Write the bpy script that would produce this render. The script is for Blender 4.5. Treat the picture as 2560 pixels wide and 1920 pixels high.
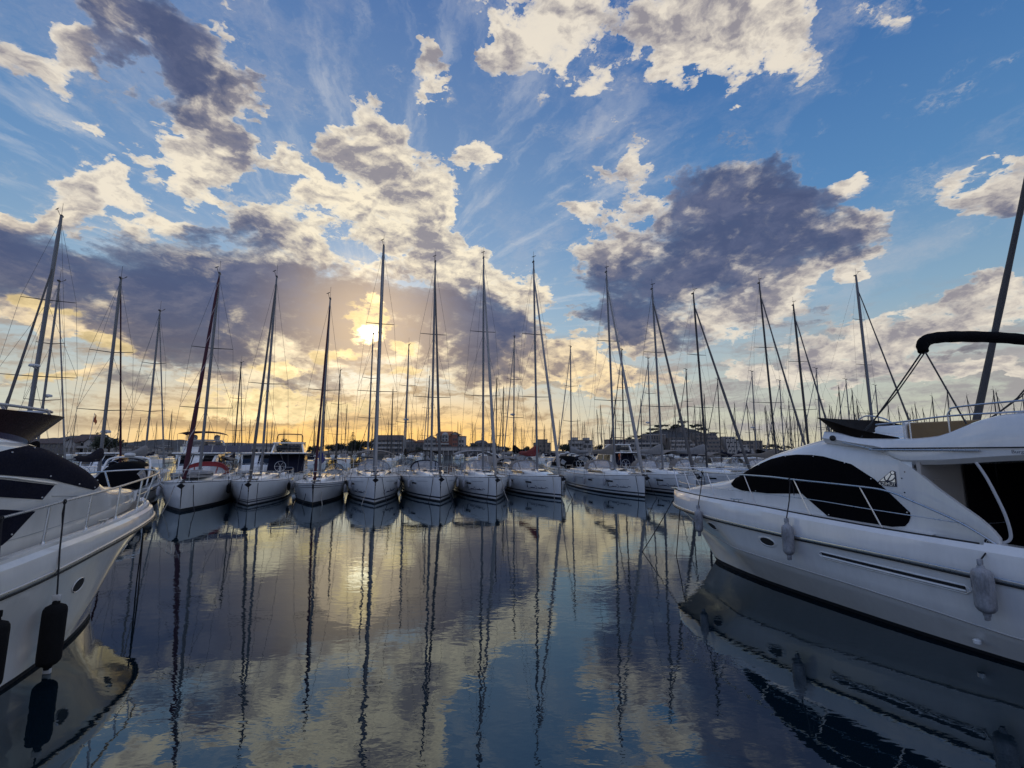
import bpy, bmesh, math, random
from mathutils import Vector, Matrix, Euler
R = math.radians
PI = math.pi
for o in list(bpy.data.objects):
    bpy.data.objects.remove(o, do_unlink=True)
SC = bpy.context.scene
COL = SC.collection

# ---------------------------------------------------------------- camera
EYE = 3.3
cam_data = bpy.data.cameras.new('camera')
cam = bpy.data.objects.new('camera', cam_data)
COL.objects.link(cam)
cam.location = (0, 0, EYE)
cam.rotation_euler = (R(90 + 8.2), 0, 0)
cam_data.sensor_width = 36
cam_data.lens = 16.2
cam_data.clip_start = 0.05
cam_data.clip_end = 20000
SC.camera = cam
SC.view_settings.view_transform = 'Standard'
SC.view_settings.look = 'None'
SC.view_settings.exposure = 0
SC.view_settings.gamma = 1
SC.cycles.max_bounces = 6
SC.cycles.diffuse_bounces = 2
SC.cycles.glossy_bounces = 4
SC.cycles.transparent_max_bounces = 8
SC.cycles.caustics_reflective = False
SC.cycles.caustics_refractive = False

# ---------------------------------------------------------------- sky
SUN_AZ, SUN_EL = -17.5, 14.1          # degrees, azimuth measured from +Y towards +X


def dirvec(az, el):
    a, e = R(az), R(el)
    return Vector((math.sin(a) * math.cos(e), math.cos(a) * math.cos(e), math.sin(e)))


BRIGHT_CLOUDS = [
    (-48.5, 33.2, -132.8, 2.0, 1.4, 1.15), (-48.8, 31.1, 108.8, 2.2, 1.2, 0.9), (-47.5, 30.3, 102.5, 1.8, 1.2, 0.75),
    (-45.0, 37.5, 71.7, 2.0, 1.2, 0.65), (-37.6, 29.5, -127.1, 3.2, 2.5, 0.9), (-41.4, 30.3, -161.7, 1.6, 0.8, 0.75),
    (-38.6, 32.0, -171.8, 1.5, 1.0, 0.7), (-33.8, 33.0, 71.5, 5.6, 3.3, 1.0), (-30.9, 35.9, 172.4, 3.2, 1.9, 0.8),
    (-34.6, 27.7, -133.8, 4.8, 3.0, 1.0), (-28.5, 31.5, -144.3, 3.7, 1.4, 0.7), (-36.1, 40.9, 105.7, 2.6, 2.3, 0.7),
    (-40.7, 27.8, 164.5, 2.9, 1.3, 0.9), (-42.1, 24.3, -174.7, 3.7, 2.1, 1.0), (-44.7, 21.4, -132.7, 3.6, 2.1, 1.0),
    (-41.2, 22.7, -144.6, 3.6, 1.8, 0.9), (-48.5, 19.1, -175.4, 3.1, 1.4, 1.1), (-44.5, 28.5, 170.3, 1.1, 0.9, 0.7),
    (-48.9, 25.3, -152.5, 0.8, 0.5, 0.5), (-38.7, 21.7, -148.2, 3.0, 1.7, 0.95), (-45.7, 26.3, 133.2, 3.2, 1.6, 0.85),
    (-42.6, 19.1, -156.0, 2.0, 0.6, 0.6), (-36.5, 25.8, -128.7, 2.9, 2.3, 0.7), (-47.6, 22.7, -165.7, 1.1, 0.6, 0.4),
    (-20.0, 35.2, -177.8, 5.2, 2.9, 0.75), (-23.8, 30.0, -159.7, 6.1, 3.1, 0.8), (-16.2, 32.4, -165.3, 5.9, 4.1, 0.9),
    (-13.6, 28.4, 163.4, 7.9, 6.1, 0.95), (-9.0, 30.3, 179.4, 4.6, 4.0, 0.5), (-26.0, 25.1, -157.7, 9.4, 2.4, 0.85),
    (-17.5, 25.4, -171.6, 9.6, 3.2, 0.85), (-7.0, 24.3, -167.6, 5.5, 5.0, 1.0), (-5.2, 21.6, -176.8, 4.4, 3.3, 0.9),
    (0.8, 21.2, 170.1, 5.0, 3.0, 0.75), (-30.1, 37.7, -146.8, 2.8, 2.2, 0.45), (4.2, 47.6, 176.6, 8.9, 2.9, 1.05),
    (13.2, 46.0, 165.5, 6.2, 2.6, 0.85), (-0.7, 46.3, 175.4, 3.6, 2.2, 0.8), (27.4, 42.7, 154.1, 3.7, 2.0, 0.8),
    (7.7, 44.9, 167.3, 3.7, 2.9, 0.75), (20.4, 44.8, 125.5, 4.7, 4.2, 1.1), (21.2, 41.5, 134.5, 2.5, 2.1, 0.7),
    (32.5, 42.8, 147.5, 5.8, 3.2, 1.1), (33.6, 39.4, 111.0, 3.5, 2.5, 0.85), (-4.3, 45.5, -175.4, 2.3, 1.5, 0.7),
    (41.5, 37.7, -141.3, 3.4, 2.3, 0.55), (27.8, 45.8, 158.9, 11.6, 1.9, 0.7), (50.9, 33.4, 70.7, 2.3, 1.4, 0.35),
    (14.6, 32.0, 116.7, 2.8, 2.3, 0.9), (10.4, 30.9, 151.9, 3.7, 1.7, 0.8), (15.5, 27.9, 118.0, 5.4, 4.4, 0.85),
    (12.2, 25.5, 170.7, 4.2, 3.1, 0.7), (9.0, 23.9, 172.0, 3.3, 2.6, 0.8), (-11.6, 43.5, -165.4, 2.1, 1.6, 0.95),
    (-10.5, 39.5, -175.5, 3.5, 1.7, 1.1), (12.1, 37.6, 43.2, 2.8, 1.9, 0.9), (25.8, 37.1, 153.5, 2.5, 1.7, 0.95),
    (-3.8, 33.9, -161.8, 3.3, 2.2, 1.0), (39.9, 26.9, 108.7, 2.2, 1.6, 1.0), (8.5, 27.8, 172.7, 2.5, 1.8, 1.0),
    (44.8, 32.7, 110.3, 1.2, 0.8, 0.15), (-7.1, 41.9, -167.4, 1.0, 0.9, 0.55), (47.3, 15.7, 173.3, 1.4, 0.7, 0.35),
    (29.1, 16.5, -172.4, 5.7, 3.1, 0.9), (34.0, 17.3, -167.4, 4.7, 2.1, 0.8), (37.3, 17.6, 148.9, 1.9, 1.6, 0.7),
    (40.0, 22.2, 179.5, 3.7, 1.7, 0.6), (39.0, 19.4, 130.0, 1.9, 1.6, 0.4), (48.0, 22.7, -156.7, 4.1, 3.2, 0.95),
    (44.4, 27.0, 174.9, 2.8, 2.0, 0.4), (49.6, 24.3, 114.0, 1.9, 1.7, 0.6), (43.1, 12.0, -177.3, 5.3, 2.1, 0.9),
    (47.4, 12.3, 162.9, 3.9, 2.3, 0.9), (39.2, 10.0, 171.8, 8.4, 2.2, 0.95), (33.1, 10.8, -162.3, 6.2, 2.6, 0.8),
    (45.6, 6.5, 173.3, 6.8, 1.7, 0.9), (30.7, 8.0, 175.2, 11.1, 2.0, 0.95), (25.1, 13.2, 151.4, 5.9, 2.5, 0.85),
    (43.4, 14.9, 165.5, 1.9, 0.6, 0.3), (-46.7, 11.2, -174.9, 3.9, 1.8, 0.8), (-42.0, 10.2, 161.2, 3.6, 1.4, 0.8),
    (-44.8, 6.6, -173.4, 4.7, 1.2, 0.6), (-26.8, 8.9, 178.8, 6.0, 1.5, 0.8), (-31.6, 7.0, -175.7, 5.0, 1.7, 0.7),
    (-23.1, 11.0, -175.3, 6.9, 1.6, 0.8), (-13.0, 11.9, -177.2, 8.2, 2.0, 0.6), (7.2, 11.2, 178.6, 13.6, 3.4, 0.95),
    (4.4, 18.9, 157.4, 5.1, 5.0, 0.7), (-6.1, 8.7, -179.1, 13.7, 2.3, 0.6), (12.8, 7.7, 178.3, 12.1, 2.0, 0.75)
]
DARK_CLOUDS = [
    (-47.7, 14.6, -167.4, 5.7, 3.7, 0.9), (-39.0, 15.0, -166.1, 11.8, 5.7, 1.2), (-26.9, 17.1, -179.2, 13.7, 7.1, 1.2),
    (-14.3, 16.8, 164.4, 10.1, 6.6, 1.2), (-5.7, 16.7, 153.6, 7.3, 6.2, 1.0), (-2.7, 13.6, 165.8, 7.4, 3.4, 0.9),
    (-21.5, 9.8, -176.1, 14.0, 2.7, 0.7), (0.2, 16.2, 178.3, 4.0, 4.0, 0.6), (-33.9, 10.2, 174.5, 7.2, 2.9, 0.8),
    (-41.2, 5.3, -175.4, 8.5, 1.7, 0.45), (-47.1, 9.2, -169.2, 3.3, 1.6, 0.5), (26.5, 26.2, 154.2, 9.3, 4.9, 1.15),
    (33.3, 23.8, 169.9, 8.7, 5.9, 1.1), (16.1, 22.0, 170.0, 8.9, 6.2, 1.1), (15.3, 15.6, 170.0, 8.0, 3.8, 1.0),
    (24.5, 19.4, 165.7, 7.6, 5.5, 1.0), (38.0, 21.0, -164.0, 4.2, 2.7, 0.9), (17.9, 13.3, 175.5, 7.8, 2.7, 0.8),
    (9.7, 17.1, 174.5, 2.8, 2.2, 0.4), (-41.1, 37.3, 163.9, 6.2, 3.1, 1.0), (-34.5, 35.1, 131.4, 4.9, 3.2, 0.9),
    (-32.8, 31.6, 91.0, 3.6, 2.8, 0.75), (-44.5, 37.7, -142.3, 5.1, 2.2, 0.6), (-50.2, 28.7, 80.8, 4.2, 2.5, 0.35),
    (-44.3, 31.1, 152.1, 4.3, 2.3, 0.35), (48.6, 20.9, -174.0, 3.3, 2.3, 0.75), (-10.5, 23.6, -171.7, 2.6, 2.0, 1.1),
    (37.7, 9.2, 172.8, 8.0, 1.6, 0.6), (31.2, 13.9, 171.0, 5.5, 2.2, 0.5), (21.0, 10.9, 175.8, 10.1, 2.1, 0.5),
    (45.6, 9.4, 170.3, 5.8, 1.5, 0.4), (-8.6, 13.8, 162.0, 8.9, 4.0, 0.8), (-30.2, 22.9, -166.6, 6.9, 1.8, 0.3),
    (-32.1, 13.3, -171.4, 13.8, 4.4, 1.0), (-17.5, 13.8, -175.6, 13.1, 3.3, 0.8), (-24.8, 6.9, -176.8, 15.7, 2.4, 0.5),
    (-38.3, 7.8, -173.7, 7.2, 2.7, 0.6), (-2.7, 9.9, -179.5, 12.6, 2.6, 0.55), (-47.9, 16.9, -159.1, 4.1, 1.9, 0.8),
    (-46.0, 35.6, -164.1, 3.7, 2.0, 0.5), (-37.8, 36.7, 151.5, 4.4, 3.7, 0.8), (30.1, 22.9, 164.7, 9.5, 4.6, 0.6)
]
SUN_GAPS = [
    (-17.8, 14.0, 82.5, 2.5, 2.3, 2.2), (-17.0, 17.9, 165.8, 2.1, 1.4, 1.2), (-17.6, 15.5, 73.3, 3.5, 1.3, 0.85),
    (-13.6, 12.1, 162.3, 2.7, 1.2, 1.0), (-20.8, 11.2, 173.5, 2.2, 1.0, 0.95), (-26.8, 8.6, 178.7, 4.2, 1.3, 1.25),
    (-28.9, 5.5, -177.0, 7.5, 2.0, 1.15), (-24.7, 4.8, -177.8, 11.4, 1.6, 1.0), (-23.1, 10.7, -175.2, 2.4, 1.1, 0.85),
    (-42.0, 10.2, 161.7, 3.3, 1.1, 0.8), (-46.6, 12.3, 178.3, 3.1, 1.0, 0.85), (-45.4, 6.4, 179.2, 3.5, 0.8, 0.8),
    (-13.0, 9.6, -177.8, 3.3, 0.8, 0.9), (-28.8, 3.9, -177.9, 11.5, 1.3, 1.1), (-17.7, 14.0, -179.9, 1.8, 1.6, 2.6)
]



class NT:
    """small helper that writes node graphs"""
    def __init__(s, tree):
        s.t = tree

    def n(s, typ, **kw):
        nd = s.t.nodes.new(typ)
        for k, v in kw.items():
            setattr(nd, k, v)
        return nd

    def put(s, sock, v):
        if hasattr(v, 'links'):
            s.t.links.new(v, sock)
        else:
            sock.default_value = v

    def math(s, op, a, b=0.0, c=0.0, clamp=False):
        nd = s.n('ShaderNodeMath', operation=op, use_clamp=clamp)
        s.put(nd.inputs[0], a)
        s.put(nd.inputs[1], b)
        s.put(nd.inputs[2], c)
        return nd.outputs[0]

    def vmath(s, op, a, b=(0, 0, 0), scale=None):
        nd = s.n('ShaderNodeVectorMath', operation=op)
        s.put(nd.inputs[0], a)
        s.put(nd.inputs[1], b)
        if scale is not None:
            s.put(nd.inputs['Scale'], scale)
        return nd.outputs['Value'] if op in ('DOT_PRODUCT', 'LENGTH') else nd.outputs[0]

    def ramp(s, fac, stops, interp='LINEAR'):
        nd = s.n('ShaderNodeValToRGB')
        nd.color_ramp.interpolation = interp
        el = nd.color_ramp.elements
        while len(el) < len(stops):
            el.new(0.5)
        for e, (p, c) in zip(el, stops):
            e.position = p
            e.color = tuple(c) + (1,) if len(c) == 3 else c
        s.put(nd.inputs[0], fac)
        return nd.outputs[0]

    def rng(s, v, a, b, c=0.0, d=1.0, smooth=True):
        nd = s.n('ShaderNodeMapRange', interpolation_type='SMOOTHSTEP' if smooth else 'LINEAR')
        s.put(nd.inputs[0], v)
        for i, x in enumerate((a, b, c, d)):
            s.put(nd.inputs[1 + i], x)
        return nd.outputs[0]

    def mix(s, f, a, b, blend='MIX'):
        nd = s.n('ShaderNodeMix', data_type='RGBA', blend_type=blend)
        s.put(nd.inputs[0], f)
        for i, v in ((6, a), (7, b)):
            if isinstance(v, tuple) and len(v) == 3:
                v = v + (1,)
            s.put(nd.inputs[i], v)
        return nd.outputs[2]

    def noise(s, vec, scale, detail=5.0, rough=0.55, lac=2.0, dist=0.0):
        nd = s.n('ShaderNodeTexNoise')
        s.put(nd.inputs['Vector'], vec)
        s.put(nd.inputs['Scale'], scale)
        nd.inputs['Detail'].default_value = detail
        nd.inputs['Roughness'].default_value = rough
        nd.inputs['Lacunarity'].default_value = lac
        nd.inputs['Distortion'].default_value = dist
        return nd

    def blob(s, vec, az, el, roll, r1, r2):
        """soft ellipse on the sky sphere, 1 in the middle, 0 outside"""
        c = dirvec(az, el)
        right = Vector((math.cos(R(az)), -math.sin(R(az)), 0))
        up = right.cross(c)
        cr, sr = math.cos(R(roll)), math.sin(R(roll))
        ax, ay = right * cr + up * sr, -right * sr + up * cr
        m = Matrix((ax, ay, c)).transposed()
        mp = s.n('ShaderNodeMapping', vector_type='TEXTURE')
        mp.inputs['Location'].default_value = c
        mp.inputs['Rotation'].default_value = m.to_euler()
        mp.inputs['Scale'].default_value = (R(r1), R(r2), max(R(r1), R(r2)))
        s.put(mp.inputs[0], vec)
        g = s.n('ShaderNodeTexGradient', gradient_type='SPHERICAL')
        s.put(g.inputs[0], mp.outputs[0])
        return g.outputs['Fac']

    def blobs(s, vec, lst):
        acc = 0.0
        for (az, el, roll, r1, r2, w) in lst:
            acc = s.math('MULTIPLY_ADD', s.blob(vec, az, el, roll, r1, r2), w, acc)
        return acc


def build_world():
    w = bpy.data.worlds.new('World')
    SC.world = w
    w.use_nodes = True
    t = w.node_tree
    t.nodes.clear()
    k = NT(t)
    tc = k.n('ShaderNodeTexCoord')
    d = tc.outputs['Generated']
    sep = k.n('ShaderNodeSeparateXYZ')
    k.put(sep.inputs[0], d)
    dx, dy, dz = sep.outputs
    # clear sky
    sky = k.n('ShaderNodeTexSky', sky_type='NISHITA', sun_disc=False)
    sky.sun_elevation = R(SUN_EL)
    sky.sun_rotation = R(SUN_AZ)
    sky.air_density = 1.0
    sky.dust_density = 0.6
    sky.ozone_density = 2.0
    skyc = k.vmath('SCALE', sky.outputs[0], scale=0.085)
    sun = dirvec(SUN_AZ, SUN_EL)
    mu = k.vmath('DOT_PRODUCT', d, tuple(sun))                 # cos angle to the sun
    elev = k.math('ARCSINE', k.math('MAXIMUM', dz, 0.0))        # radians
    sunaz = dirvec(SUN_AZ, 0)
    flat = k.vmath('NORMALIZE', k.vmath('MULTIPLY', d, (1, 1, 0)))
    muaz = k.vmath('DOT_PRODUCT', flat, tuple(sunaz))
    blue = k.ramp(k.math('DIVIDE', elev, PI / 2), [
        (0.0, (0.62, 0.58, 0.44)), (0.08, (0.56, 0.58, 0.50)), (0.17, (0.28, 0.45, 0.60)), (0.28, (0.105, 0.28, 0.56)),
        (0.42, (0.055, 0.185, 0.47)), (0.56, (0.042, 0.14, 0.42)), (1.0, (0.04, 0.12, 0.36))])
    clear = k.mix(0.75, skyc, blue)
    # paler towards the sun's side
    near = k.rng(mu, 0.72, 1.0)
    clear = k.mix(k.math('MULTIPLY', near, 0.22), clear, (0.42, 0.52, 0.62))
    clear = k.mix(k.rng(dy, 0.25, -0.35), clear, k.mix(k.rng(elev, 0.0, 0.9), (0.24, 0.37, 0.66), (0.09, 0.20, 0.54)))  # unseen sky behind the viewer, set bright and blue to light the hulls
    # golden band low under the sun
    gold = k.math('MULTIPLY', k.rng(elev, 0.17, 0.01), k.rng(muaz, 0.86, 0.985))
    clear = k.mix(k.math('MULTIPLY', gold, 0.88), clear, (1.15, 0.66, 0.15))
    # ---- clouds
    plane = k.n('ShaderNodeCombineXYZ')
    zz = k.math('ADD', k.math('MAXIMUM', dz, 0.0), 0.22)
    k.put(plane.inputs[0], k.math('DIVIDE', dx, zz))
    k.put(plane.inputs[1], k.math('DIVIDE', dy, zz))
    pv = plane.outputs[0]
    squash = k.vmath('MULTIPLY', d, (1, 1, 1.9))
    wn = k.noise(squash, 5.0, 6.0, 0.6)
    warp = k.vmath('SUBTRACT', wn.outputs['Color'], (0.5, 0.5, 0.5))
    dw = k.vmath('ADD', d, k.vmath('SCALE', warp, scale=0.20))
    cb = k.blobs(dw, BRIGHT_CLOUDS)
    cd = k.blobs(dw, DARK_CLOUDS)
    wsq = k.vmath('ADD', squash, k.vmath('SCALE', warp, scale=0.10))
    tosun = k.vmath('NORMALIZE', k.vmath('SUBTRACT', tuple(sun), d))
    f1 = k.noise(wsq, 13.0, 8.0, 0.60).outputs['Fac']
    f1o = k.noise(k.vmath('ADD', wsq, k.vmath('SCALE', tosun, scale=0.016)), 13.0, 6.0, 0.60).outputs['Fac']
    relief = k.math('SUBTRACT', f1, f1o)
    f2 = k.noise(k.vmath('ADD', pv, k.vmath('SCALE', warp, scale=0.30)), 6.5, 7.0, 0.60).outputs['Fac']
    lo1 = k.noise(wsq, 4.5, 3.0, 0.5).outputs['Fac']
    lo2 = k.noise(k.vmath('ADD', wsq, k.vmath('SCALE', tosun, scale=0.05)), 4.5, 3.0, 0.5).outputs['Fac']
    broad = k.math('SUBTRACT', lo1, lo2)
    tex = k.math('ADD', k.math('MULTIPLY', k.math('SUBTRACT', f1, 0.5), 2.1), k.math('MULTIPLY', k.math('SUBTRACT', f2, 0.5), 1.5))
    tex = k.math('ADD', tex, k.math('MULTIPLY', k.math('SUBTRACT', lo1, 0.5), 1.1))
    # unseen clouds added behind the viewer and to the sides, to light the hulls
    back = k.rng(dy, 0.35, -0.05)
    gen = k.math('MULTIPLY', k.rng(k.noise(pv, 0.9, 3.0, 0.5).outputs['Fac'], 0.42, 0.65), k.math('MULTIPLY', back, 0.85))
    both = k.math('ADD', k.math('MULTIPLY', k.math('MINIMUM', cb, 1.1), 0.87), k.math('MULTIPLY', cd, 1.05))
    tot = k.math('ADD', k.math('MINIMUM', both, 1.25), gen)
    ratio = k.math('DIVIDE', cd, k.math('ADD', k.math('ADD', cd, cb), 0.12))
    amp = k.math('MULTIPLY', k.rng(tot, 0.0, 0.30, 0.50, 1.15), k.math('MULTIPLY_ADD', ratio, -0.45, 1.0))
    T = k.math('ADD', k.math('SUBTRACT', tot, 0.40), k.math('MULTIPLY', tex, amp))
    sharp = k.math('MULTIPLY_ADD', ratio, 6.0, -11.0)
    cover = k.math('SUBTRACT', 1.0, k.math('EXPONENT', k.math('MULTIPLY', k.math('MAXIMUM', k.math('ADD', T, 0.04), 0.0), sharp)))
    # low banded haze cloud close to the horizon
    band = k.n('ShaderNodeCombineXYZ')
    k.put(band.inputs[0], k.math('MULTIPLY', k.math('ARCTAN2', dx, dy), 4.0))
    k.put(band.inputs[1], k.math('MULTIPLY', elev, 34.0))
    bn = k.noise(k.vmath('ADD', band.outputs[0], k.vmath('SCALE', warp, scale=2.6)), 1.0, 7.0, 0.6).outputs['Fac']
    bandc = k.math('MULTIPLY', k.rng(bn, 0.43, 0.62), k.math('MULTIPLY', k.rng(elev, 0.012, 0.05), k.rng(elev, 0.30, 0.16)))
    # shade of the drawn clouds
    s1 = k.noise(k.vmath('ADD', squash, k.vmath('SCALE', warp, scale=0.25)), 4.5, 7.0, 0.6).outputs['Fac']
    wob = k.math('MULTIPLY', k.math('SUBTRACT', s1, 0.5), 1.2)
    lump = k.math('MULTIPLY_ADD', broad, 2.4, k.math('MULTIPLY', relief, 3.0))
    thick = k.math('MULTIPLY', k.math('SUBTRACT', T, 0.30), 0.50)
    shade = k.math('ADD', k.math('ADD', k.math('MULTIPLY', ratio, 0.7), wob), k.math('ADD', lump, k.math('ADD', thick, k.math('MULTIPLY', back, 0.3))))
    shade2 = k.math('ADD', k.math('MULTIPLY', ratio, 1.0), k.math('ADD', k.math('MULTIPLY', wob, 0.6), k.math('ADD', k.math('MULTIPLY', lump, 0.45), k.math('MULTIPLY', thick, 0.3))))
    # colours
    lowf = k.rng(elev, 0.42, 0.10)
    warm = k.math('MULTIPLY', lowf, k.rng(muaz, 0.70, 0.97))
    lit = k.mix(warm, (0.83, 0.75, 0.63), (1.25, 0.86, 0.34))
    lit = k.mix(k.math('MULTIPLY', k.rng(mu, 0.90, 0.995), 0.6), lit, (1.12, 0.97, 0.66))
    lit = k.mix(k.math('MULTIPLY', k.rng(mu, 0.80, 0.97), 0.5), lit, (1.02, 0.90, 0.68))
    drk = k.mix(k.rng(elev, 0.30, 0.08), (0.070, 0.092, 0.185), (0.150, 0.135, 0.150))
    drk = k.mix(k.math('MULTIPLY', k.rng(mu, 0.96, 1.0), 0.5), drk, (0.46, 0.35, 0.27))
    mid = k.mix(warm, (0.30, 0.28, 0.31), (0.36, 0.28, 0.23))
    lit = k.mix(back, lit, (0.98, 0.96, 0.98))  # unseen clouds behind the viewer brightened so the hulls come out whiter
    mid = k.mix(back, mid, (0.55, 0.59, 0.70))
    ccol = k.mix(k.rng(shade, -0.20, 0.66, smooth=False), lit, mid)
    drk = k.mix(k.math('MULTIPLY', k.rng(f2, 0.42, 0.72), 0.55), drk, k.mix(lowf, (0.19, 0.205, 0.31), (0.28, 0.245, 0.245)))
    ccol = k.mix(k.rng(shade2, 0.34, 1.0), ccol, drk)
    bcol = k.mix(warm, (0.33, 0.31, 0.32), (0.42, 0.29, 0.17))
    out = k.mix(k.math('MULTIPLY', bandc, 0.85), clear, bcol)
    # thin veils of high cloud
    vs = k.noise(k.vmath('MULTIPLY', k.vmath('ADD', pv, k.vmath('SCALE', warp, scale=0.6)), (1.0, 0.5, 1.0)), 2.0, 9.0, 0.66).outputs['Fac']
    veil = k.math('MULTIPLY', k.rng(vs, 0.47, 0.80), k.math('MULTIPLY_ADD', back, -0.25, 0.42))
    out = k.mix(veil, out, k.mix(warm, (0.60, 0.58, 0.60), (0.95, 0.68, 0.34)))
    # faint rays of high cloud fanning out from the sun
    sp = sun / (sun.z + 0.22)
    rv = k.vmath('SUBTRACT', pv, (sp.x, sp.y, 0))
    rs = k.n('ShaderNodeSeparateXYZ')
    k.put(rs.inputs[0], rv)
    th = k.math('ARCTAN2', rs.outputs[0], rs.outputs[1])
    ln = k.vmath('LENGTH', rv)
    rc = k.n('ShaderNodeCombineXYZ')
    k.put(rc.inputs[0], k.math('MULTIPLY_ADD', s1, 0.5, k.math('MULTIPLY', th, 5.0)))
    k.put(rc.inputs[1], k.math('MULTIPLY', ln, 0.9))
    ray = k.noise(rc.outputs[0], 3.0, 6.0, 0.62).outputs['Fac']
    ray = k.math('MULTIPLY', k.rng(ray, 0.48, 0.75), k.math('MULTIPLY', k.rng(mu, 0.62, 0.90), k.rng(elev, 0.14, 0.30)))
    out = k.mix(k.math('MULTIPLY', ray, 0.42), out, (0.72, 0.72, 0.72))
    # ragged fringe of thin shreds round the clouds
    fr = k.math('MULTIPLY', k.rng(k.math('ADD', k.math('MULTIPLY', k.math('SUBTRACT', f1, 0.5), 2.6), tot), 0.16, 0.62), k.rng(k.noise(k.vmath('ADD', squash, k.vmath('SCALE', warp, scale=0.5)), 26.0, 6.0, 0.7).outputs['Fac'], 0.40, 0.70))
    out = k.mix(k.math('MULTIPLY', fr, 0.32), out, k.mix(ratio, lit, mid))
    out = k.mix(k.math('MULTIPLY', cover, 0.97), out, ccol)
    # the sun burning through the holes in the bank
    gn = k.noise(k.vmath('MULTIPLY', d, (1, 1, 1.8)), 30.0, 5.0, 0.6).outputs['Fac']
    for (az, el, roll, r1, r2, wt) in SUN_GAPS:
        g = k.blob(k.vmath('ADD', d, k.vmath('SCALE', warp, scale=0.06)), az, el, roll, r1, r2)
        gg = k.math('ADD', g, k.math('MULTIPLY', k.math('SUBTRACT', gn, 0.5), 2.6))
        out = k.mix(k.math('MULTIPLY', k.rng(gg, 0.22, 0.62), k.rng(g, 0.0, 0.3)), out, k.vmath('SCALE', tuple(c * wt for c in ((1.0, 0.78, 0.42) if wt < 2.5 else (1.0, 0.88, 0.62))), scale=k.rng(gn, 0.3, 0.7, 1.25, 0.7)))
    # soft glow of the veiled sun
    halo = k.math('POWER', k.rng(mu, 0.972, 1.0, smooth=False), 3.0)
    out = k.mix(1.0, out, k.vmath('SCALE', (0.95, 0.66, 0.30), scale=k.math('MULTIPLY', halo, 0.5)), 'ADD')
    # below the horizon: dull
    out = k.mix(k.rng(dz, -0.005, -0.03), out, (0.06, 0.07, 0.09))
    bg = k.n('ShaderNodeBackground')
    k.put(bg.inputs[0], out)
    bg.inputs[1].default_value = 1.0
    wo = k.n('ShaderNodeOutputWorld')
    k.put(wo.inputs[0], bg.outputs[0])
    w.cycles.sampling_method = 'MANUAL'
    w.cycles.sample_map_resolution = 512


build_world()

sun_d = bpy.data.lights.new('sun', 'SUN')
sun_d.energy = 0.008
sun_d.angle = R(9)
sun_d.color = (1.0, 0.72, 0.42)
sun_o = bpy.data.objects.new('sun', sun_d)
COL.objects.link(sun_o)
sun_o.rotation_euler = (-dirvec(SUN_AZ, SUN_EL)).to_track_quat('-Z', 'Y').to_euler()


# ---------------------------------------------------------------- materials
def new_mat(name):
    m = bpy.data.materials.new(name)
    m.use_nodes = True
    m.node_tree.nodes.clear()
    return m, NT(m.node_tree)


def pbr(name, col, rough=0.5, metal=0.0, var=0.12, scale=3.0, coat=0.0, bump=0.0, bscale=40.0, stretch=(1, 1, 1), spec=0.5):
    """principled surface with a little uneven wear in colour, gloss and relief"""
    m, k = new_mat(name)
    tc = k.n('ShaderNodeTexCoord')
    v = k.vmath('MULTIPLY', tc.outputs['Object'], stretch)
    n1 = k.noise(v, scale, 6.0, 0.6).outputs['Fac']
    n2 = k.noise(v, scale * 7.3, 4.0, 0.6).outputs['Fac']
    f = k.math('ADD', k.math('MULTIPLY', n1, 0.7), k.math('MULTIPLY', n2, 0.3))
    lo = tuple(c * (1 - var) for c in col)
    hi = tuple(min(1, c * (1 + var * 0.6)) for c in col)
    c = k.ramp(f, [(0.3, lo), (0.7, hi)])
    p = k.n('ShaderNodeBsdfPrincipled')
    k.put(p.inputs['Base Color'], c)
    k.put(p.inputs['Roughness'], k.rng(n2, 0.25, 0.75, max(0.02, rough * 0.8), min(1, rough * 1.25)))
    p.inputs['Metallic'].default_value = metal
    p.inputs['Coat Weight'].default_value = coat
    p.inputs['Coat Roughness'].default_value = 0.06
    p.inputs['Specular IOR Level'].default_value = spec
    if bump:
        b = k.n('ShaderNodeBump')
        b.inputs['Strength'].default_value = bump
        b.inputs['Distance'].default_value = 0.02
        k.put(b.inputs['Height'], k.noise(v, bscale, 4.0, 0.6).outputs['Fac'])
        k.put(p.inputs['Normal'], b.outputs[0])
    o = k.n('ShaderNodeOutputMaterial')
    k.put(o.inputs[0], p.outputs[0])
    return m


M = {}
M['gel'] = pbr('gelcoat_white', (0.80, 0.80, 0.79), 0.16, 0, 0.10, 1.6, 0.8, 0, 40, (1.4, 1.4, 0.3))
M['gel_cream'] = pbr('gelcoat_cream', (0.80, 0.765, 0.71), 0.16, 0, 0.10, 1.6, 0.8, 0, 40, (1.4, 1.4, 0.3))
M['deck'] = pbr('deck_nonslip', (0.66, 0.66, 0.64), 0.6, 0, 0.08, 2.0, 0, 0.15, 120)
M['deck_shade'] = pbr('deck_grey', (0.42, 0.42, 0.42), 0.6, 0, 0.1, 2.0)
M['anti'] = pbr('antifouling_black', (0.012, 0.013, 0.016), 0.7, 0, 0.3, 3)
M['boot'] = pbr('boot_stripe_navy', (0.012, 0.015, 0.03), 0.3)
M['alu'] = pbr('mast_aluminium', (0.17, 0.17, 0.18), 0.5, 0.3, 0.15, 1.2)
M['alu_dark'] = pbr('mast_dark_anodised', (0.035, 0.035, 0.04), 0.5, 0.2, 0.15, 1.2)
M['alu_white'] = pbr('mast_white_painted', (0.45, 0.45, 0.46), 0.4, 0.0, 0.1, 1.2)
M['steel'] = pbr('stainless_steel', (0.60, 0.59, 0.58), 0.30, 1.0, 0.06, 2)
M['wire'] = pbr('rigging_wire', (0.12, 0.12, 0.13), 0.4, 0.7)
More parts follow.
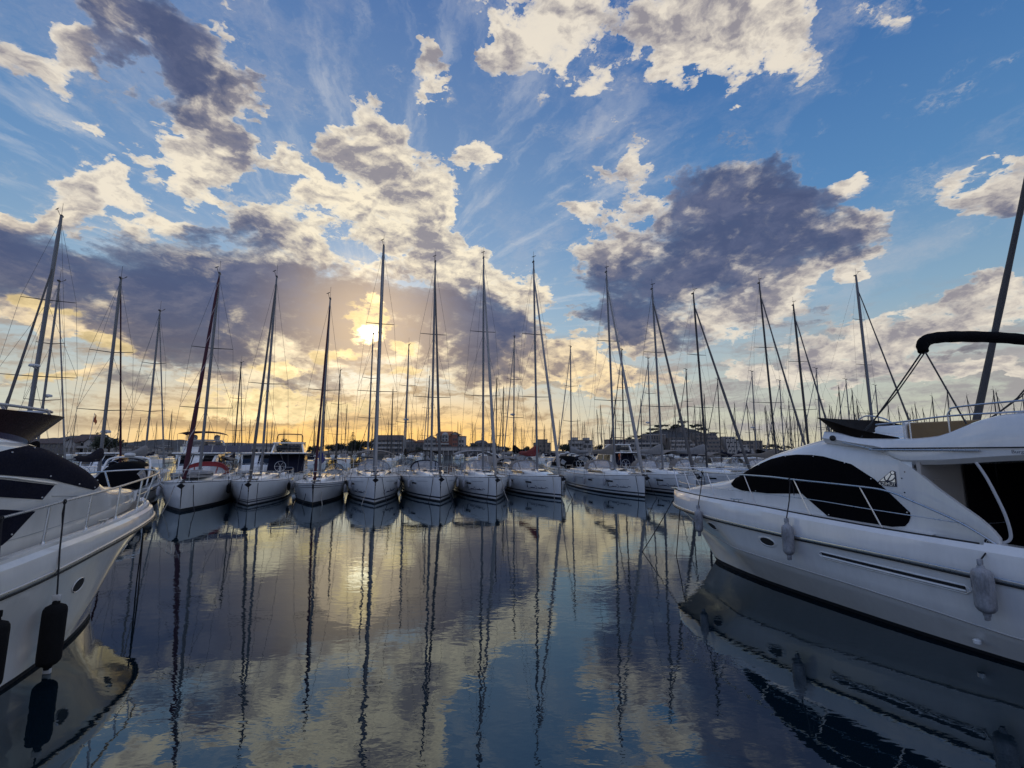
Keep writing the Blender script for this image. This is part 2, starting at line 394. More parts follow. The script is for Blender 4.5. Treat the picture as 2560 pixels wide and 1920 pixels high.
M['navy'] = pbr('canvas_navy', (0.011, 0.012, 0.024), 0.85, 0, 0.25, 4, 0, 0.25, 60, spec=0.12)
M['black'] = pbr('canvas_black', (0.0035, 0.0035, 0.005), 0.9, 0, 0.25, 4, 0, 0.3, 30, spec=0.06)
M['taupe'] = pbr('canvas_taupe', (0.22, 0.19, 0.165), 0.85, 0, 0.2, 4, 0, 0.3, 30)
M['grey_canvas'] = pbr('canvas_grey', (0.26, 0.25, 0.25), 0.85, 0, 0.2, 4, 0, 0.3, 30)
M['blue_canvas'] = pbr('canvas_blue', (0.012, 0.018, 0.16), 0.8, 0, 0.25, 4, 0, 0.3, 30)
M['red_canvas'] = pbr('canvas_red', (0.20, 0.012, 0.014), 0.8, 0, 0.25, 4, 0, 0.3, 30)
M['wine'] = pbr('sail_wine_red', (0.05, 0.008, 0.016), 0.8, 0, 0.3, 4)
M['genoa_white'] = pbr('furled_sail_white', (0.30, 0.29, 0.285), 0.8, 0, 0.2, 4, 0, 0.3, 20, (1, 1, 0.2))
M['genoa_grey'] = pbr('furled_sail_grey', (0.10, 0.095, 0.095), 0.85, 0, 0.2, 4, 0, 0.3, 20, (1, 1, 0.2))
M['glass'] = pbr('tinted_glass', (0.008, 0.008, 0.010), 0.06, 0, 0.1, 2)
M['smoke'] = pbr('smoked_acrylic', (0.016, 0.012, 0.010), 0.6, 0, 0.5, 5, spec=0.05)
M['smoke_red'] = pbr('smoked_acrylic_red', (0.030, 0.012, 0.015), 0.3, 0, 0.3, 5, spec=0.2)
M['rubber'] = pbr('rubber_black', (0.012, 0.012, 0.013), 0.6)
M['rope_dark'] = pbr('rope_dark', (0.015, 0.015, 0.018), 0.9, 0, 0.3, 30)
M['rope_light'] = pbr('rope_pale', (0.30, 0.28, 0.25), 0.9, 0, 0.3, 30)
M['fender'] = pbr('fender_vinyl_grey', (0.30, 0.31, 0.34), 0.45, 0, 0.7, 6, 0, 0, 40, (1, 1, .5))
M['fender_black'] = pbr('fender_cover_black', (0.008, 0.008, 0.009), 0.95, 0, 0.3, 12, 0, 0.4, 60, spec=0.2)
M['fender_tip'] = pbr('fender_vinyl_white', (0.55, 0.55, 0.54), 0.4)
M['teak'] = pbr('teak_deck', (0.20, 0.165, 0.13), 0.7, 0, 0.2, 6, 0, 0.2, 50, (0.2, 3, 1))
M['seat'] = pbr('seat_cover_tan', (0.27, 0.175, 0.085), 0.8, 0, 0.12, 3, 0, 0.2, 40)
M['beige'] = pbr('bulkhead_beige', (0.46, 0.42, 0.38), 0.5, 0, 0.06, 1)
M['ink'] = pbr('lettering_dark', (0.015, 0.02, 0.045), 0.5)
M['badge'] = pbr('badge_silver', (0.95, 0.95, 0.97), 0.35, 1.0, 0.03)
M['solar'] = pbr('solar_cells', (0.012, 0.025, 0.075), 0.15, 0, 0.3, 8)
M['radome'] = pbr('radome_white', (0.62, 0.62, 0.62), 0.4)
M['orange'] = pbr('flag_orange', (0.45, 0.11, 0.03), 0.8)
M['flag_yellow'] = pbr('flag_yellow', (0.5, 0.30, 0.03), 0.8)
M['concrete'] = pbr('quay_concrete', (0.30, 0.29, 0.27), 0.9, 0, 0.2, 1.5)


def vinyl_mat():
    m, k = new_mat('clear_vinyl_window')
    tc = k.n('ShaderNodeTexCoord')
    n1 = k.noise(tc.outputs['Object'], 3.0, 4.0, 0.6).outputs['Fac']
    p = k.n('ShaderNodeBsdfPrincipled')
    p.inputs['Base Color'].default_value = (0.42, 0.42, 0.44, 1)
    p.inputs['Roughness'].default_value = 0.12
    t = k.n('ShaderNodeBsdfTransparent')
    t.inputs[0].default_value = (0.80, 0.80, 0.82, 1)
    mx = k.n('ShaderNodeMixShader')
    k.put(mx.inputs[0], k.rng(n1, 0.3, 0.7, 0.40, 0.62))
    k.put(mx.inputs[1], t.outputs[0])
    k.put(mx.inputs[2], p.outputs[0])
    o = k.n('ShaderNodeOutputMaterial')
    k.put(o.inputs[0], mx.outputs[0])
    return m


M['vinyl'] = vinyl_mat()


def tube_mat(name, c1, c2, pitch, width):
    """two coloured spiral, for a rolled sail whose dark strip winds round it"""
    m, k = new_mat(name)
    tc = k.n('ShaderNodeTexCoord')
    s = k.n('ShaderNodeSeparateXYZ')
    k.put(s.inputs[0], tc.outputs['UV'])
    ph = k.math('FRACT', k.math('ADD', k.math('MULTIPLY', s.outputs[1], 1.0 / pitch), s.outputs[0]))
    c = k.mix(k.math('LESS_THAN', ph, width), c2, c1)
    p = k.n('ShaderNodeBsdfPrincipled')
    k.put(p.inputs['Base Color'], c)
    p.inputs['Roughness'].default_value = 0.85
    o = k.n('ShaderNodeOutputMaterial')
    k.put(o.inputs[0], p.outputs[0])
    return m


# ---------------------------------------------------------------- mesh helpers
def tag(o, label, cat, group=None, kind=None):
    if label:
        o['label'] = label
    if cat:
        o['category'] = cat
    if group:
        o['group'] = group
    if kind:
        o['kind'] = kind
    return o


def obj(name, bm, mats, parent=None, angle=35, smooth=True, label=None):
    me = bpy.data.meshes.new(name)
    bmesh.ops.remove_doubles(bm, verts=bm.verts, dist=1e-5)
    bmesh.ops.recalc_face_normals(bm, faces=bm.faces)
    bm.to_mesh(me)
    bm.free()
    if not isinstance(mats, (list, tuple)):
        mats = [mats]
    for m in mats:
        me.materials.append(M[m] if isinstance(m, str) else m)
    if smooth:
        for p in me.polygons:
            p.use_smooth = True
        me.set_sharp_from_angle(angle=R(angle))
    o = bpy.data.objects.new(name, me)
    COL.objects.link(o)
    if parent:
        o.parent = parent
    if label:
        o['label'] = label
    return o


def empty(name, loc=(0, 0, 0), rz=0.0):
    o = bpy.data.objects.new(name, None)
    o.empty_display_size = 0.3
    o.location = loc
    o.rotation_euler = (0, 0, rz)
    COL.objects.link(o)
    return o


def kids(o):
    return [c for c in bpy.data.objects if c.parent == o]


def tree_of(o):
    """a thing with its parts, as nested lists, read once"""
    by = {}
    for c in bpy.data.objects:
        if c.parent:
            by.setdefault(c.parent.name, []).append(c)

    def rec(x):
        return (x, [rec(c) for c in by.get(x.name, [])])
    return rec(o)


def copy_tree(node, parent=None):
    src, ch = node
    c = src.copy()
    COL.objects.link(c)
    c.parent = parent
    for n in ch:
        copy_tree(n, c)
    return c


def lerp(a, b, t):
    return a + (b - a) * t


def interp(xs, ys, x):
    if x <= xs[0]:
        return ys[0]
    for i in range(1, len(xs)):
        if x <= xs[i]:
            return lerp(ys[i - 1], ys[i], (x - xs[i - 1]) / (xs[i] - xs[i - 1]))
    return ys[-1]


def smoothi(xs, ys, x):
    """Catmull-Rom style interpolation through the points"""
    if x <= xs[0]:
        return ys[0]
    if x >= xs[-1]:
        return ys[-1]
    n = len(xs)
    i = 1
    while x > xs[i]:
        i += 1
    i -= 1
    h = xs[i + 1] - xs[i]
    t = (x - xs[i]) / h

    def slope(j):
        if j == 0:
            return (ys[1] - ys[0]) / (xs[1] - xs[0])
        if j == n - 1:
            return (ys[-1] - ys[-2]) / (xs[-1] - xs[-2])
        a = (ys[j] - ys[j - 1]) / (xs[j] - xs[j - 1])
        b = (ys[j + 1] - ys[j]) / (xs[j + 1] - xs[j])
        return 0 if a * b <= 0 else 2 * a * b / (a + b)
    m0, m1 = slope(i) * h, slope(i + 1) * h
    t2, t3 = t * t, t * t * t
    return ys[i] * (2 * t3 - 3 * t2 + 1) + m0 * (t3 - 2 * t2 + t) + ys[i + 1] * (-2 * t3 + 3 * t2) + m1 * (t3 - t2)


def grid(bm, rows, mat=None, close=False):
    """rows of points -> quads; mat(i, j) gives the material slot"""
    vs = [[bm.verts.new(p) for p in r] for r in rows]
    for i in range(len(vs) - 1):
        n = len(vs[i])
        for j in range(n if close else n - 1):
            q = [vs[i][j], vs[i][(j + 1) % n], vs[i + 1][(j + 1) % n], vs[i + 1][j]]
            q2 = []
            for v in q:
                if not any((v.co - u.co).length < 1e-6 for u in q2):
                    q2.append(v)
            if len(q2) < 3:
                continue
            f = bm.faces.new(q2)
            if mat:
                f.material_index = mat(i, j)
    return vs


def cap(bm, ring, mat=0):
    f = bm.faces.new(ring)
    f.material_index = mat
    return f


def tube(bm, pts, r, n=8, mat=0, ends=True, flat=1.0):
    """tube through the points; r may be a list; flat squashes it across the local side axis"""
    pts = [Vector(p) for p in pts]
    rs = r if isinstance(r, (list, tuple)) else [r] * len(pts)
    uv = bm.loops.layers.uv.verify()
    rings = []
    side = None
    dist = [0.0]
    for i in range(1, len(pts)):
        dist.append(dist[-1] + (pts[i] - pts[i - 1]).length)
    for i, p in enumerate(pts):
        d = (pts[min(i + 1, len(pts) - 1)] - pts[max(i - 1, 0)]).normalized()
        if side is None:
            up = Vector((0, 0, 1)) if abs(d.z) < 0.9 else Vector((1, 0, 0))
            side = d.cross(up).normalized()
        else:
            side = (side - d * side.dot(d))
            side = side.normalized() if side.length > 1e-6 else d.orthogonal().normalized()
        b = side.cross(d)
        rings.append([bm.verts.new(p + (side * math.cos(2 * PI * j / n) * flat + b * math.sin(2 * PI * j / n)) * rs[i]) for j in range(n)])
    for i in range(len(rings) - 1):
        for j in range(n):
            f = bm.faces.new([rings[i][j], rings[i][(j + 1) % n], rings[i + 1][(j + 1) % n], rings[i + 1][j]])
            f.material_index = mat
            for lp, (u, v) in zip(f.loops, ((j / n, dist[i]), ((j + 1) / n, dist[i]), ((j + 1) / n, dist[i + 1]), (j / n, dist[i + 1]))):
                lp[uv].uv = (u, v)
    if ends:
        for rg in (rings[0], rings[-1]):
            try:
                f = bm.faces.new(rg)
                f.material_index = mat
            except ValueError:
                pass


def curve_pts(ctrl, n=6):
    """smooth path through control points"""
    c = [Vector(p) for p in ctrl]
    out = []
    for i in range(len(c) - 1):
        p0, p1, p2, p3 = c[max(i - 1, 0)], c[i], c[i + 1], c[min(i + 2, len(c) - 1)]
        for j in range(n):
            t = j / n
            out.append(0.5 * ((2 * p1) + (p2 - p0) * t + (2 * p0 - 5 * p1 + 4 * p2 - p3) * t * t + (3 * p1 - p0 - 3 * p2 + p3) * t ** 3))
    out.append(c[-1])
    return out


def box(bm, c, s, mat=0, rot=None, bev=0.0):
    r = bmesh.ops.create_cube(bm, size=1.0)
    vs = r['verts']
    for v in vs:
        v.co = Vector((v.co.x * s[0], v.co.y * s[1], v.co.z * s[2]))
        if rot is not None:
            v.co = rot @ v.co
        v.co += Vector(c)
    fs = {f for v in vs for f in v.link_faces}
    for f in fs:
        f.material_index = mat
    if bev:
        es = {e for v in vs for e in v.link_edges}
        rr = bmesh.ops.bevel(bm, geom=list(es), offset=bev, segments=2, affect='EDGES', profile=0.5)
        for f in rr['faces']:
            f.material_index = mat


def lathe(bm, prof, c=(0, 0, 0), n=16, mat=0, axis='Z'):
    """prof: list of (radius, height)"""
    rows = []
    for r, h in prof:
        row = []
        for j in range(n):
            a = 2 * PI * j / n
            p = Vector((max(r, 1e-4) * math.cos(a), max(r, 1e-4) * math.sin(a), h))
            if axis == 'X':
                p = Vector((p.z, p.x, p.y))
            row.append(p + Vector(c))
        rows.append(row)
    vs = grid(bm, rows, (lambda i, j: mat), close=True)
    cap(bm, list(reversed(vs[0])), mat)
    cap(bm, vs[-1], mat)


def prism(bm, pts, off, mat=0):
    """flat outline pushed along off"""
    a = [bm.verts.new(p) for p in pts]
    b = [bm.verts.new(Vector(p) + Vector(off)) for p in pts]
    fs = [bm.faces.new(a), bm.faces.new(list(reversed(b)))]
    n = len(a)
    for i in range(n):
        fs.append(bm.faces.new([a[(i + 1) % n], a[i], b[i], b[(i + 1) % n]]))
    for f in fs:
        f.material_index = mat


# ---------------------------------------------------------------- water
def build_water():
    m, k = new_mat('harbour_water')
    tc = k.n('ShaderNodeTexCoord')
    v = tc.outputs['Object']
    # ripples: long crested and fine, in patches of calmer and rougher water
    a = k.noise(k.vmath('MULTIPLY', v, (0.55, 1.0, 1.0)), 2.2, 3.0, 0.55, dist=0.6).outputs['Fac']
    b = k.noise(k.vmath('MULTIPLY', v, (0.8, 1.0, 1.0)), 0.45, 3.0, 0.5).outputs['Fac']
    c = k.noise(k.vmath('MULTIPLY', v, (0.6, 1.0, 1.0)), 9.0, 2.0, 0.5).outputs['Fac']
    patch = k.rng(k.noise(k.vmath('MULTIPLY', v, (0.6, 1, 1)), 0.11, 3.0, 0.55, dist=0.8).outputs['Fac'], 0.38, 0.66, 0.3, 1.5)
    h = k.math('ADD', k.math('MULTIPLY', a, k.math('MULTIPLY', patch, WAVE_A)), k.math('MULTIPLY', b, WAVE_B))
    h = k.math('ADD', h, k.math('MULTIPLY', c, k.math('MULTIPLY', patch, WAVE_C)))
    bp = k.n('ShaderNodeBump')
    bp.inputs['Strength'].default_value = 1.0
    bp.inputs['Distance'].default_value = 1.0
    k.put(bp.inputs['Height'], h)
    fr = k.n('ShaderNodeFresnel')
    fr.inputs['IOR'].default_value = 2.0
    k.put(fr.inputs['Normal'], bp.outputs[0])
    body = k.n('ShaderNodeBsdfPrincipled')
    body.inputs['Base Color'].default_value = (0.002, 0.009, 0.015, 1)
    body.inputs['Roughness'].default_value = 1.0
    body.inputs['Specular IOR Level'].default_value = 0.0
    gl = k.n('ShaderNodeBsdfGlossy')
    gl.inputs['Color'].default_value = (0.85, 0.95, 1.0, 1)
    gl.inputs['Roughness'].default_value = 0.004
    k.put(gl.inputs['Normal'], bp.outputs[0])
    mx = k.n('ShaderNodeMixShader')
    k.put(mx.inputs[0], fr.outputs[0])
    k.put(mx.inputs[1], body.outputs[0])
    k.put(mx.inputs[2], gl.outputs[0])
    o = k.n('ShaderNodeOutputMaterial')
    k.put(o.inputs[0], mx.outputs[0])
    bm = bmesh.new()
    xs = [-6000, -800, -200, -60, 0, 60, 200, 800, 6000]
    ys = [-400, -60, -10, 20, 60, 150, 400, 1500, 9000]
    grid(bm, [[(x, y, 0) for x in xs] for y in ys])
    w = obj('water', bm, m, smooth=False)
    tag(w, 'calm dark harbour water mirroring masts and sunset clouds', 'water', kind='structure')


WAVE_A, WAVE_B, WAVE_C = 0.0036, 0.0065, 0.0010
build_water()


# ---------------------------------------------------------------- sailing yachts
# boat frame: +X runs aft from the stem at the waterline, -Y is port, Z up
def placed(name, pos, aft):
    return empty(name, (pos[0], pos[1], 0), R(aft_rot(aft)))


def aft_rot(aft):
    """aft: bearing of the boat's aft direction, degrees from +Y towards +X"""
    return 90 - aft


def to_world(root, p):
    c, s = math.cos(root.rotation_euler.z), math.sin(root.rotation_euler.z)
    return Vector((root.location.x + c * p[0] - s * p[1], root.location.y + s * p[0] + c * p[1], root.location.z + p[2]))


class Hull:
    def __init__(s, L, beam, fb, fbs, overhang=0.12, round_bow=0.0, flare=0.0):
        s.L, s.b, s.fb, s.fbs, s.oh = L, beam / 2, fb, fbs, overhang
        f = [0, .02, .05, .1, .2, .34, .5, .7, .85, 1.0]
        s.dx = [v * L for v in f]
        s.dy = [s.b * v for v in (0.015 + round_bow * .1, .10 + round_bow, .235 + round_bow, .42 + round_bow, .68, .89, .99, 1.0, .96, .86)]
        s.wy = [s.b * v for v in (0.004, .045, .12, .25, .49, .74, .88, .91, .87, .74)]

    def sheer(s, x):
        t = max(0, min(1, x / s.L))
        return lerp(s.fb, s.fbs, t) - 0.10 * math.sin(PI * t)

    def half(s, x, z):
        zs = s.sheer(x)
        d, w = smoothi(s.dx, s.dy, x), smoothi(s.dx, s.wy, x)
        t = max(0.0, min(1.0, z / zs))
        if z < 0:
            return max(0.003, w * (1 + z * 1.1))
        return w + (d - w) * (1 - (1 - t) ** 1.7)

    def pt(s, x, z, side, off=0.0):
        """point on the topsides; the stem leans forward by the overhang"""
        sh = s.oh * max(0, z / s.sheer(0)) * max(0, 1 - x / (s.L * .3)) ** 1.5
        return Vector((x - sh, side * (s.half(x, z) + off), z))

    def mesh(s, bands):
        """bands: list of (top z, slot), the last one reaching the deck edge"""
        bm = bmesh.new()
        xs = [s.L * v for v in (0, .006, .015, .03, .055, .09, .14, .2, .28, .38, .5, .62, .74, .86, .95, 1.0)]
        rows = []
        zf = [-.45, -.2, 0.0]
        for z, _ in bands[:-1]:
            zf.append(z)
        base = zf[-1]
        for x in xs:
            zs = s.sheer(x)
            zz = zf + [base + (zs - base) * q for q in (.2, .4, .6, .8, .93, 1.0)]
            port = [s.pt(x, z, -1) for z in reversed(zz)]
            star = [s.pt(x, z, 1) for z in zz]
            rows.append(port + star)
        slots = [bands[0][1]] * 3 + [b[1] for b in bands[1:-1]] + [bands[-1][1]] * 6
        slots = slots[:len(zz) - 1] if len(slots) >= len(zz) - 1 else slots + [bands[-1][1]] * (len(zz) - 1 - len(slots))
        nn = len(zz)

        def mat(i, j):
            q = j if j < nn - 1 else (0 if j == nn - 1 else j - nn)
            q = nn - 2 - j if j < nn - 1 else (0 if j == nn - 1 else j - nn)
            return slots[q]
        vs = grid(bm, rows, mat)
        cap(bm, vs[-1], bands[-1][1])
        return bm

    def deck(s, x0=0.0, x1=None, lift=0.0, inset=0.0):
        bm = bmesh.new()
        x1 = x1 or s.L
        rows = []
        for i in range(15):
            x = x0 + (x1 - x0) * (i / 14) ** 1.4
            zs = s.sheer(x) + lift
            h = s.half(x, s.sheer(x)) - inset
            sh = s.oh * max(0, 1 - x / (s.L * .3)) ** 1.5
            rows.append([Vector((x - sh, h * t, zs + 0.09 * (1 - t * t) * min(1, h))) for t in (-1, -.6, -.25, 0, .25, .6, 1)])
        grid(bm, rows)
        return bm


def cabin_mesh(hull, x0, x1, w0, w1, h, n=12, tail=0.25):
    """low coachroof that grows out of the deck"""
    bm = bmesh.new()
    rows = []
    for i in range(n + 1):
        t = i / n
        x = lerp(x0, x1, t)
        w = lerp(w0, w1, min(1, t * 1.6) ** .7)
        hh = h * min(1, (t / .45)) ** .6 if t > 0 else 0.01
        zb = hull.sheer(x) - 0.02
        zt = hull.sheer(x) + 0.07 + hh
        r = []
        for u in (-1, -.97, -.9, -.78, -.45, 0, .45, .78, .9, .97, 1):
            a = abs(u)
            z = zb if a == 1 else zt - (0.72 * hh if a == .97 else 0.18 * hh if a == .9 else 0.05 * hh if a == .78 else -0.03 if a == .45 else -0.05)
            wy = w * (1.0 if a == 1 else .97 if a == .97 else .9 if a == .9 else u if False else a)
            r.append(Vector((x, math.copysign(wy, u) if u else 0, z)))
        rows.append(r)
    vs = grid(bm, rows)
    cap(bm, vs[0])
    cap(bm, vs[-1])
    return bm


def arch_row(x, w, z0, h, n=12, p=2.6):
    r = []
    for j in range(n + 1):
        a = PI * j / n
        c, s = math.cos(a), math.sin(a)
        r.append(Vector((x, -w * math.copysign(abs(c) ** (2 / p), c), z0 + h * abs(s) ** (2 / p))))
    return r


def sprayhood(root, x, z, w, h, canvas, valance=False):
    rows = [arch_row(x - .75, w * .86, z - .02, .05), arch_row(x - .42, w * .95, z - .02, h * .66), arch_row(x - .15, w, z - .02, h * .97), arch_row(x + .75, w * 1.03, z - .05, h * 1.06)]
    bm = bmesh.new()
    grid(bm, [rows[2], rows[3]])
    grid(bm, [[p + Vector((0, 0, -.012)) for p in rows[2]], [p + Vector((0, 0, -.012)) for p in rows[3]]])
    if valance:
        grid(bm, [[p + Vector((-.02, 0, 0)) for p in rows[1]], [p + Vector((-.02, 0, 0)) for p in rows[2]]])
    # frame bands round the windows
    for j in (0, 4, 8, 12):
        tube(bm, [r[j] + Vector((-.012, 0, .012)) for r in rows[:3]], .035, 5)
    tube(bm, rows[2], .04, 6)
    tube(bm, rows[0], .03, 5)
    obj('sprayhood', bm, canvas, root)
    bm = bmesh.new()
    grid(bm, rows[:3])
    obj('sprayhood_window', bm, 'vinyl', root)


def bimini(root, x0, x1, z, w, canvas, drop=.35):
    bm = bmesh.new()
    rows = []
    for i in range(5):
        t = i / 4
        rows.append([Vector((lerp(x0, x1, t), w * u, z - drop * abs(u) ** 3 + .10 * math.sin(PI * t))) for u in (-1, -.9, -.7, -.35, 0, .35, .7, .9, 1)])
    grid(bm, rows)
    grid(bm, [[p - Vector((0, 0, .03)) for p in r] for r in rows])
    obj('bimini', bm, canvas, root)
    for s in (-1, 1):
        bm = bmesh.new()
        m = Vector((lerp(x0, x1, .5), s * w, 1.3))
        tube(bm, [(x0 + .1, s * w, z - drop), m, (x1 - .1, s * w, z - drop)], .016, 6)
        obj('bimini_frame', bm, 'steel', root)


def boom_part(root, mx, z, length, canvas, bulk=1.0, rise=0.0, sag=0.0):
    b = bmesh.new()
    tube(b, [(mx + .12, 0, z), (mx + length, 0, z + rise)], .075, 8)
    bo = obj('boom', b, 'alu', root)
    if canvas:
        bm = bmesh.new()
        rows = []
        for i in range(12):
            t = i / 11
            x = mx + .02 + (length - .1) * t
            hh = bulk * (.62 * (1 - t) ** 1.35 + .34 - .10 * t + .05 * math.sin(t * 9))
            wv = .16 * (1 - .35 * t) * (1 + .10 * math.sin(t * 17))
            zz = z + rise * t - .10 - sag * math.sin(PI * t)
            rows.append([Vector((x, math.sin(a) * wv * (1 if math.cos(a) < .2 else .72), zz + hh * .5 * (1 - math.cos(a)) * .98 if True else 0)) for a in [2 * PI * q / 12 for q in range(12)]])
        vs = grid(bm, rows, close=True)
        cap(bm, vs[0])
        cap(bm, vs[-1])
        obj('sail_cover', bm, canvas, bo)
    return bo


def mast_part(root, x, z0, H, rad, mat, spreads, rake=0.03, furl=None, radar=None, vane=True):
    top = Vector((x + (H - z0) * rake, 0, H))
    base = Vector((x, 0, z0))
    at = lambda t: base.lerp(top, t)
    bm = bmesh.new()
    tube(bm, [base, at(.5), at(.9), top], [rad, rad, rad * .9, rad * .62], 10, flat=.8)
    mo = obj('mast', bm, mat, root)
    for (t, hw, sweep) in spreads:
        for s in (-1, 1):
            p = at(t)
            b = bmesh.new()
            tube(b, [p, p + Vector((sweep, s * hw, .08))], [.035, .022], 6)
            obj('spreader', b, 'alu_dark', mo)
    if vane:
        b = bmesh.new()
        tube(b, [top, top + Vector((0, 0, .95))], .011, 5)
        tube(b, [top + Vector((0, .05, 0)), top + Vector((-.45, .12, .28))], .018, 5)
        tube(b, [top + Vector((-.62, .02, .30)), top + Vector((-.28, .24, .30))], .028, 5)
        box(b, top + Vector((.1, 0, .05)), (.3, .12, .1))
        obj('wind_vane', b, 'alu_dark', mo)
    if radar:
        b = bmesh.new()
        p = at(radar)
        lathe(b, [(.02, 0), (.27, .03), (.29, .10), (.25, .19), (.02, .23)], p + Vector((-.45, 0, 0)), 14)
        box(b, p + Vector((-.25, 0, -.02)), (.45, .10, .05))
        obj('radar', b, 'radome', mo)
    return at, mo


def rig_parts(root, at, hull, mx, chain_y, spreads, fore_t, L, r=.009, furl=None, back=True, bow_x=.15):
    for s in (-1, 1):
        zc = hull.sheer(mx) + .05
        pts = [(mx + .25, s * chain_y, zc)]
        for (t, hw, sw) in spreads:
            pts.append(at(t) + Vector((sw, s * hw, .08)))
        pts.append(at(.985))
        b = bmesh.new()
        tube(b, pts, r, 4, ends=False)
        obj('shroud', b, 'wire', root)
        b = bmesh.new()
        tube(b, [(mx + .3, s * (chain_y - .12), zc), at(spreads[0][0] - .01)], r, 4, ends=False)
        if len(spreads) > 1:
            t0, h0, s0 = spreads[0]
            tube(b, [at(t0) + Vector((s0, s * h0, .08)), at(spreads[1][0] - .01)], r, 4, ends=False)
        obj('shroud', b, 'wire', root)
    f0, f1 = Vector((bow_x, 0, hull.sheer(0) + .15)), at(fore_t)
    if furl:
        fmat, fr = furl
        b = bmesh.new()
        n = 14
        d = f1 - f0
        pts, rs = [f0], [.02]
        for i in range(1, n):
            t = .035 + .93 * (i - 1) / (n - 2)
            pts.append(f0 + d * t)
            rs.append(fr * (1.0 - .55 * t) * (1 + .08 * math.sin(i * 2.3)))
        pts.append(f1)
        rs.append(.015)
        tube(b, pts, rs, 8)
        lathe(b, [(.02, 0), (.11, .02), (.11, .16), (.03, .18)], f0 + Vector((0, 0, .02)), 10)
        obj('furled_genoa', b, fmat, root)
    else:
        b = bmesh.new()
        tube(b, [f0, f1], r * 1.3, 5)
        obj('forestay', b, 'wire', root)
    if back:
        b = bmesh.new()
        mid = Vector((L - 1.6, 0, hull.sheer(L) + 3.2))
        tube(b, [at(.995), mid], r, 4, ends=False)
        for s in (-1, 1):
            tube(b, [mid, (L - .2, s * hull.b * .7, hull.sheer(L))], r, 4, ends=False)
        obj('backstay', b, 'wire', root)


def guard_parts(root, hull, n_st=6, h=.62, x_end=None, inset=.10):
    L = hull.L
    xs = [L * (.16 + .125 * i) for i in range(n_st)]
    for s in (-1, 1):
        for x in xs:
            p = hull.pt(x, hull.sheer(x), s, -inset)
            b = bmesh.new()
            tube(b, [p, p + Vector((0, s * .02, h))], .013, 5)
            obj('stanchion', b, 'steel', root)
        for hh in (.32, h):
            b = bmesh.new()
            tube(b, [hull.pt(L * .075, hull.sheer(0), s, -inset) + Vector((0, 0, hh))] + [hull.pt(x, hull.sheer(x), s, -inset + .02) + Vector((0, 0, hh)) for x in xs] + [hull.pt(L * .97, hull.sheer(L), s, -inset) + Vector((0, 0, hh))], .006, 4, ends=False)
            obj('lifeline', b, 'steel', root)
    b = bmesh.new()
    z = hull.sheer(0)
    a = [hull.pt(L * .075, z, s, -inset) for s in (-1, 1)]
    c = [hull.pt(L * .03, z, s, -.06) for s in (-1, 1)]
    tube(b, curve_pts([a[0] + Vector((0, 0, h)), c[0] + Vector((0, 0, h + .05)), Vector((-.05, -.16, z + h + .07)), Vector((-.05, .16, z + h + .07)), c[1] + Vector((0, 0, h + .05)), a[1] + Vector((0, 0, h))], 4), .016, 6)
    tube(b, [a[0] + Vector((0, 0, .32)), c[0] + Vector((-.1, 0, .34))], .013, 5)
    tube(b, [a[1] + Vector((0, 0, .32)), c[1] + Vector((-.1, 0, .34))], .013, 5)
    for q in a + c:
        tube(b, [q, q + Vector((0, 0, h + .02))], .014, 5)
    obj('pulpit', b, 'steel', root)
    b = bmesh.new()
    zs = hull.sheer(L)
    e = [hull.pt(L * .97, zs, s, -inset) for s in (-1, 1)]
    for s, q in zip((-1, 1), e):
        tube(b, [q, q + Vector((0, 0, h)), Vector((L - .05, s * hull.b * .45, zs + h)), Vector((L - .05, s * hull.b * .45, zs))], .016, 6)
    obj('pushpit', b, 'steel', root)


def script_strokes():
    """a flowing handwritten legend: long flourish, small letters, a tall C, small letters, a small sail"""
    st = []
    a = [(0, .16), (.10, .19), (.22, .19), (.30, .13), (.36, .10), (.42, .14), (.46, .11)]
    st.append(a)
    x = .48
    w = []
    for i in range(7):
        w += [(x, .11), (x + .035, .155), (x + .055, .10)]
        x += .085
    st.append(w)
    st.append([(.62, .22), (.63, .11)])
    st.append([(1.36, .22), (1.27, .25), (1.18, .19), (1.17, .11), (1.25, .07), (1.36, .09)])
    x = 1.40
    w = []
    for i in range(6):
        w += [(x, .10), (x + .04, .145), (x + .06, .09)]
        x += .09
    w += [(2.1, .06), (2.35, .035)]
    st.append(w)
    return st


def script_part(root, hull, x0, z0, scale, sides=(-1, 1)):
    for s in sides:
        bm = bmesh.new()
        for stv in script_strokes():
            pts = []
            for (u, v) in stv:
                uu = (2.4 - u) if s == -1 else u          # reads from left to right on both sides
                uu = u if s == 1 else 2.4 - u
                pts.append(hull.pt(x0 + (2.4 - uu) * scale if s == 1 else x0 + uu * scale, z0 + v * scale * 1.2, s, .008))
            pts = [hull.pt(x0 + ((2.4 - u) if s == -1 else (2.4 - u)) * scale, z0 + v * scale * 1.2, s, .008) if s == -1 else hull.pt(x0 + u * scale, z0 + v * scale * 1.2, s, .008) for (u, v) in stv]
            tube(bm, curve_pts(pts, 3), .016 * scale, 4)
        # the little black sail at the end of the words
        for tri in ([(2.28, .10), (2.42, .10), (2.29, .42)],):
            pp = [hull.pt(x0 + ((2.4 - u) if s == -1 else u) * scale, z0 + v * scale * 1.2, s, .006) for (u, v) in tri]
            prism(bm, pp, (0, s * .006, 0))
        obj('lettering', bm, 'ink', root)


def portlight(root, hull, x0, x1, z0, z1, s, dz=0.0):
    bm = bmesh.new()
    pts = [hull.pt(x0, z0, s, .006), hull.pt(x1, z0 + dz, s, .006), hull.pt(x1, z1 + dz, s, .006), hull.pt(x0, z1, s, .006)]
    prism(bm, pts, (0, s * .012, 0))
    obj('hull_window', bm, 'glass', root)


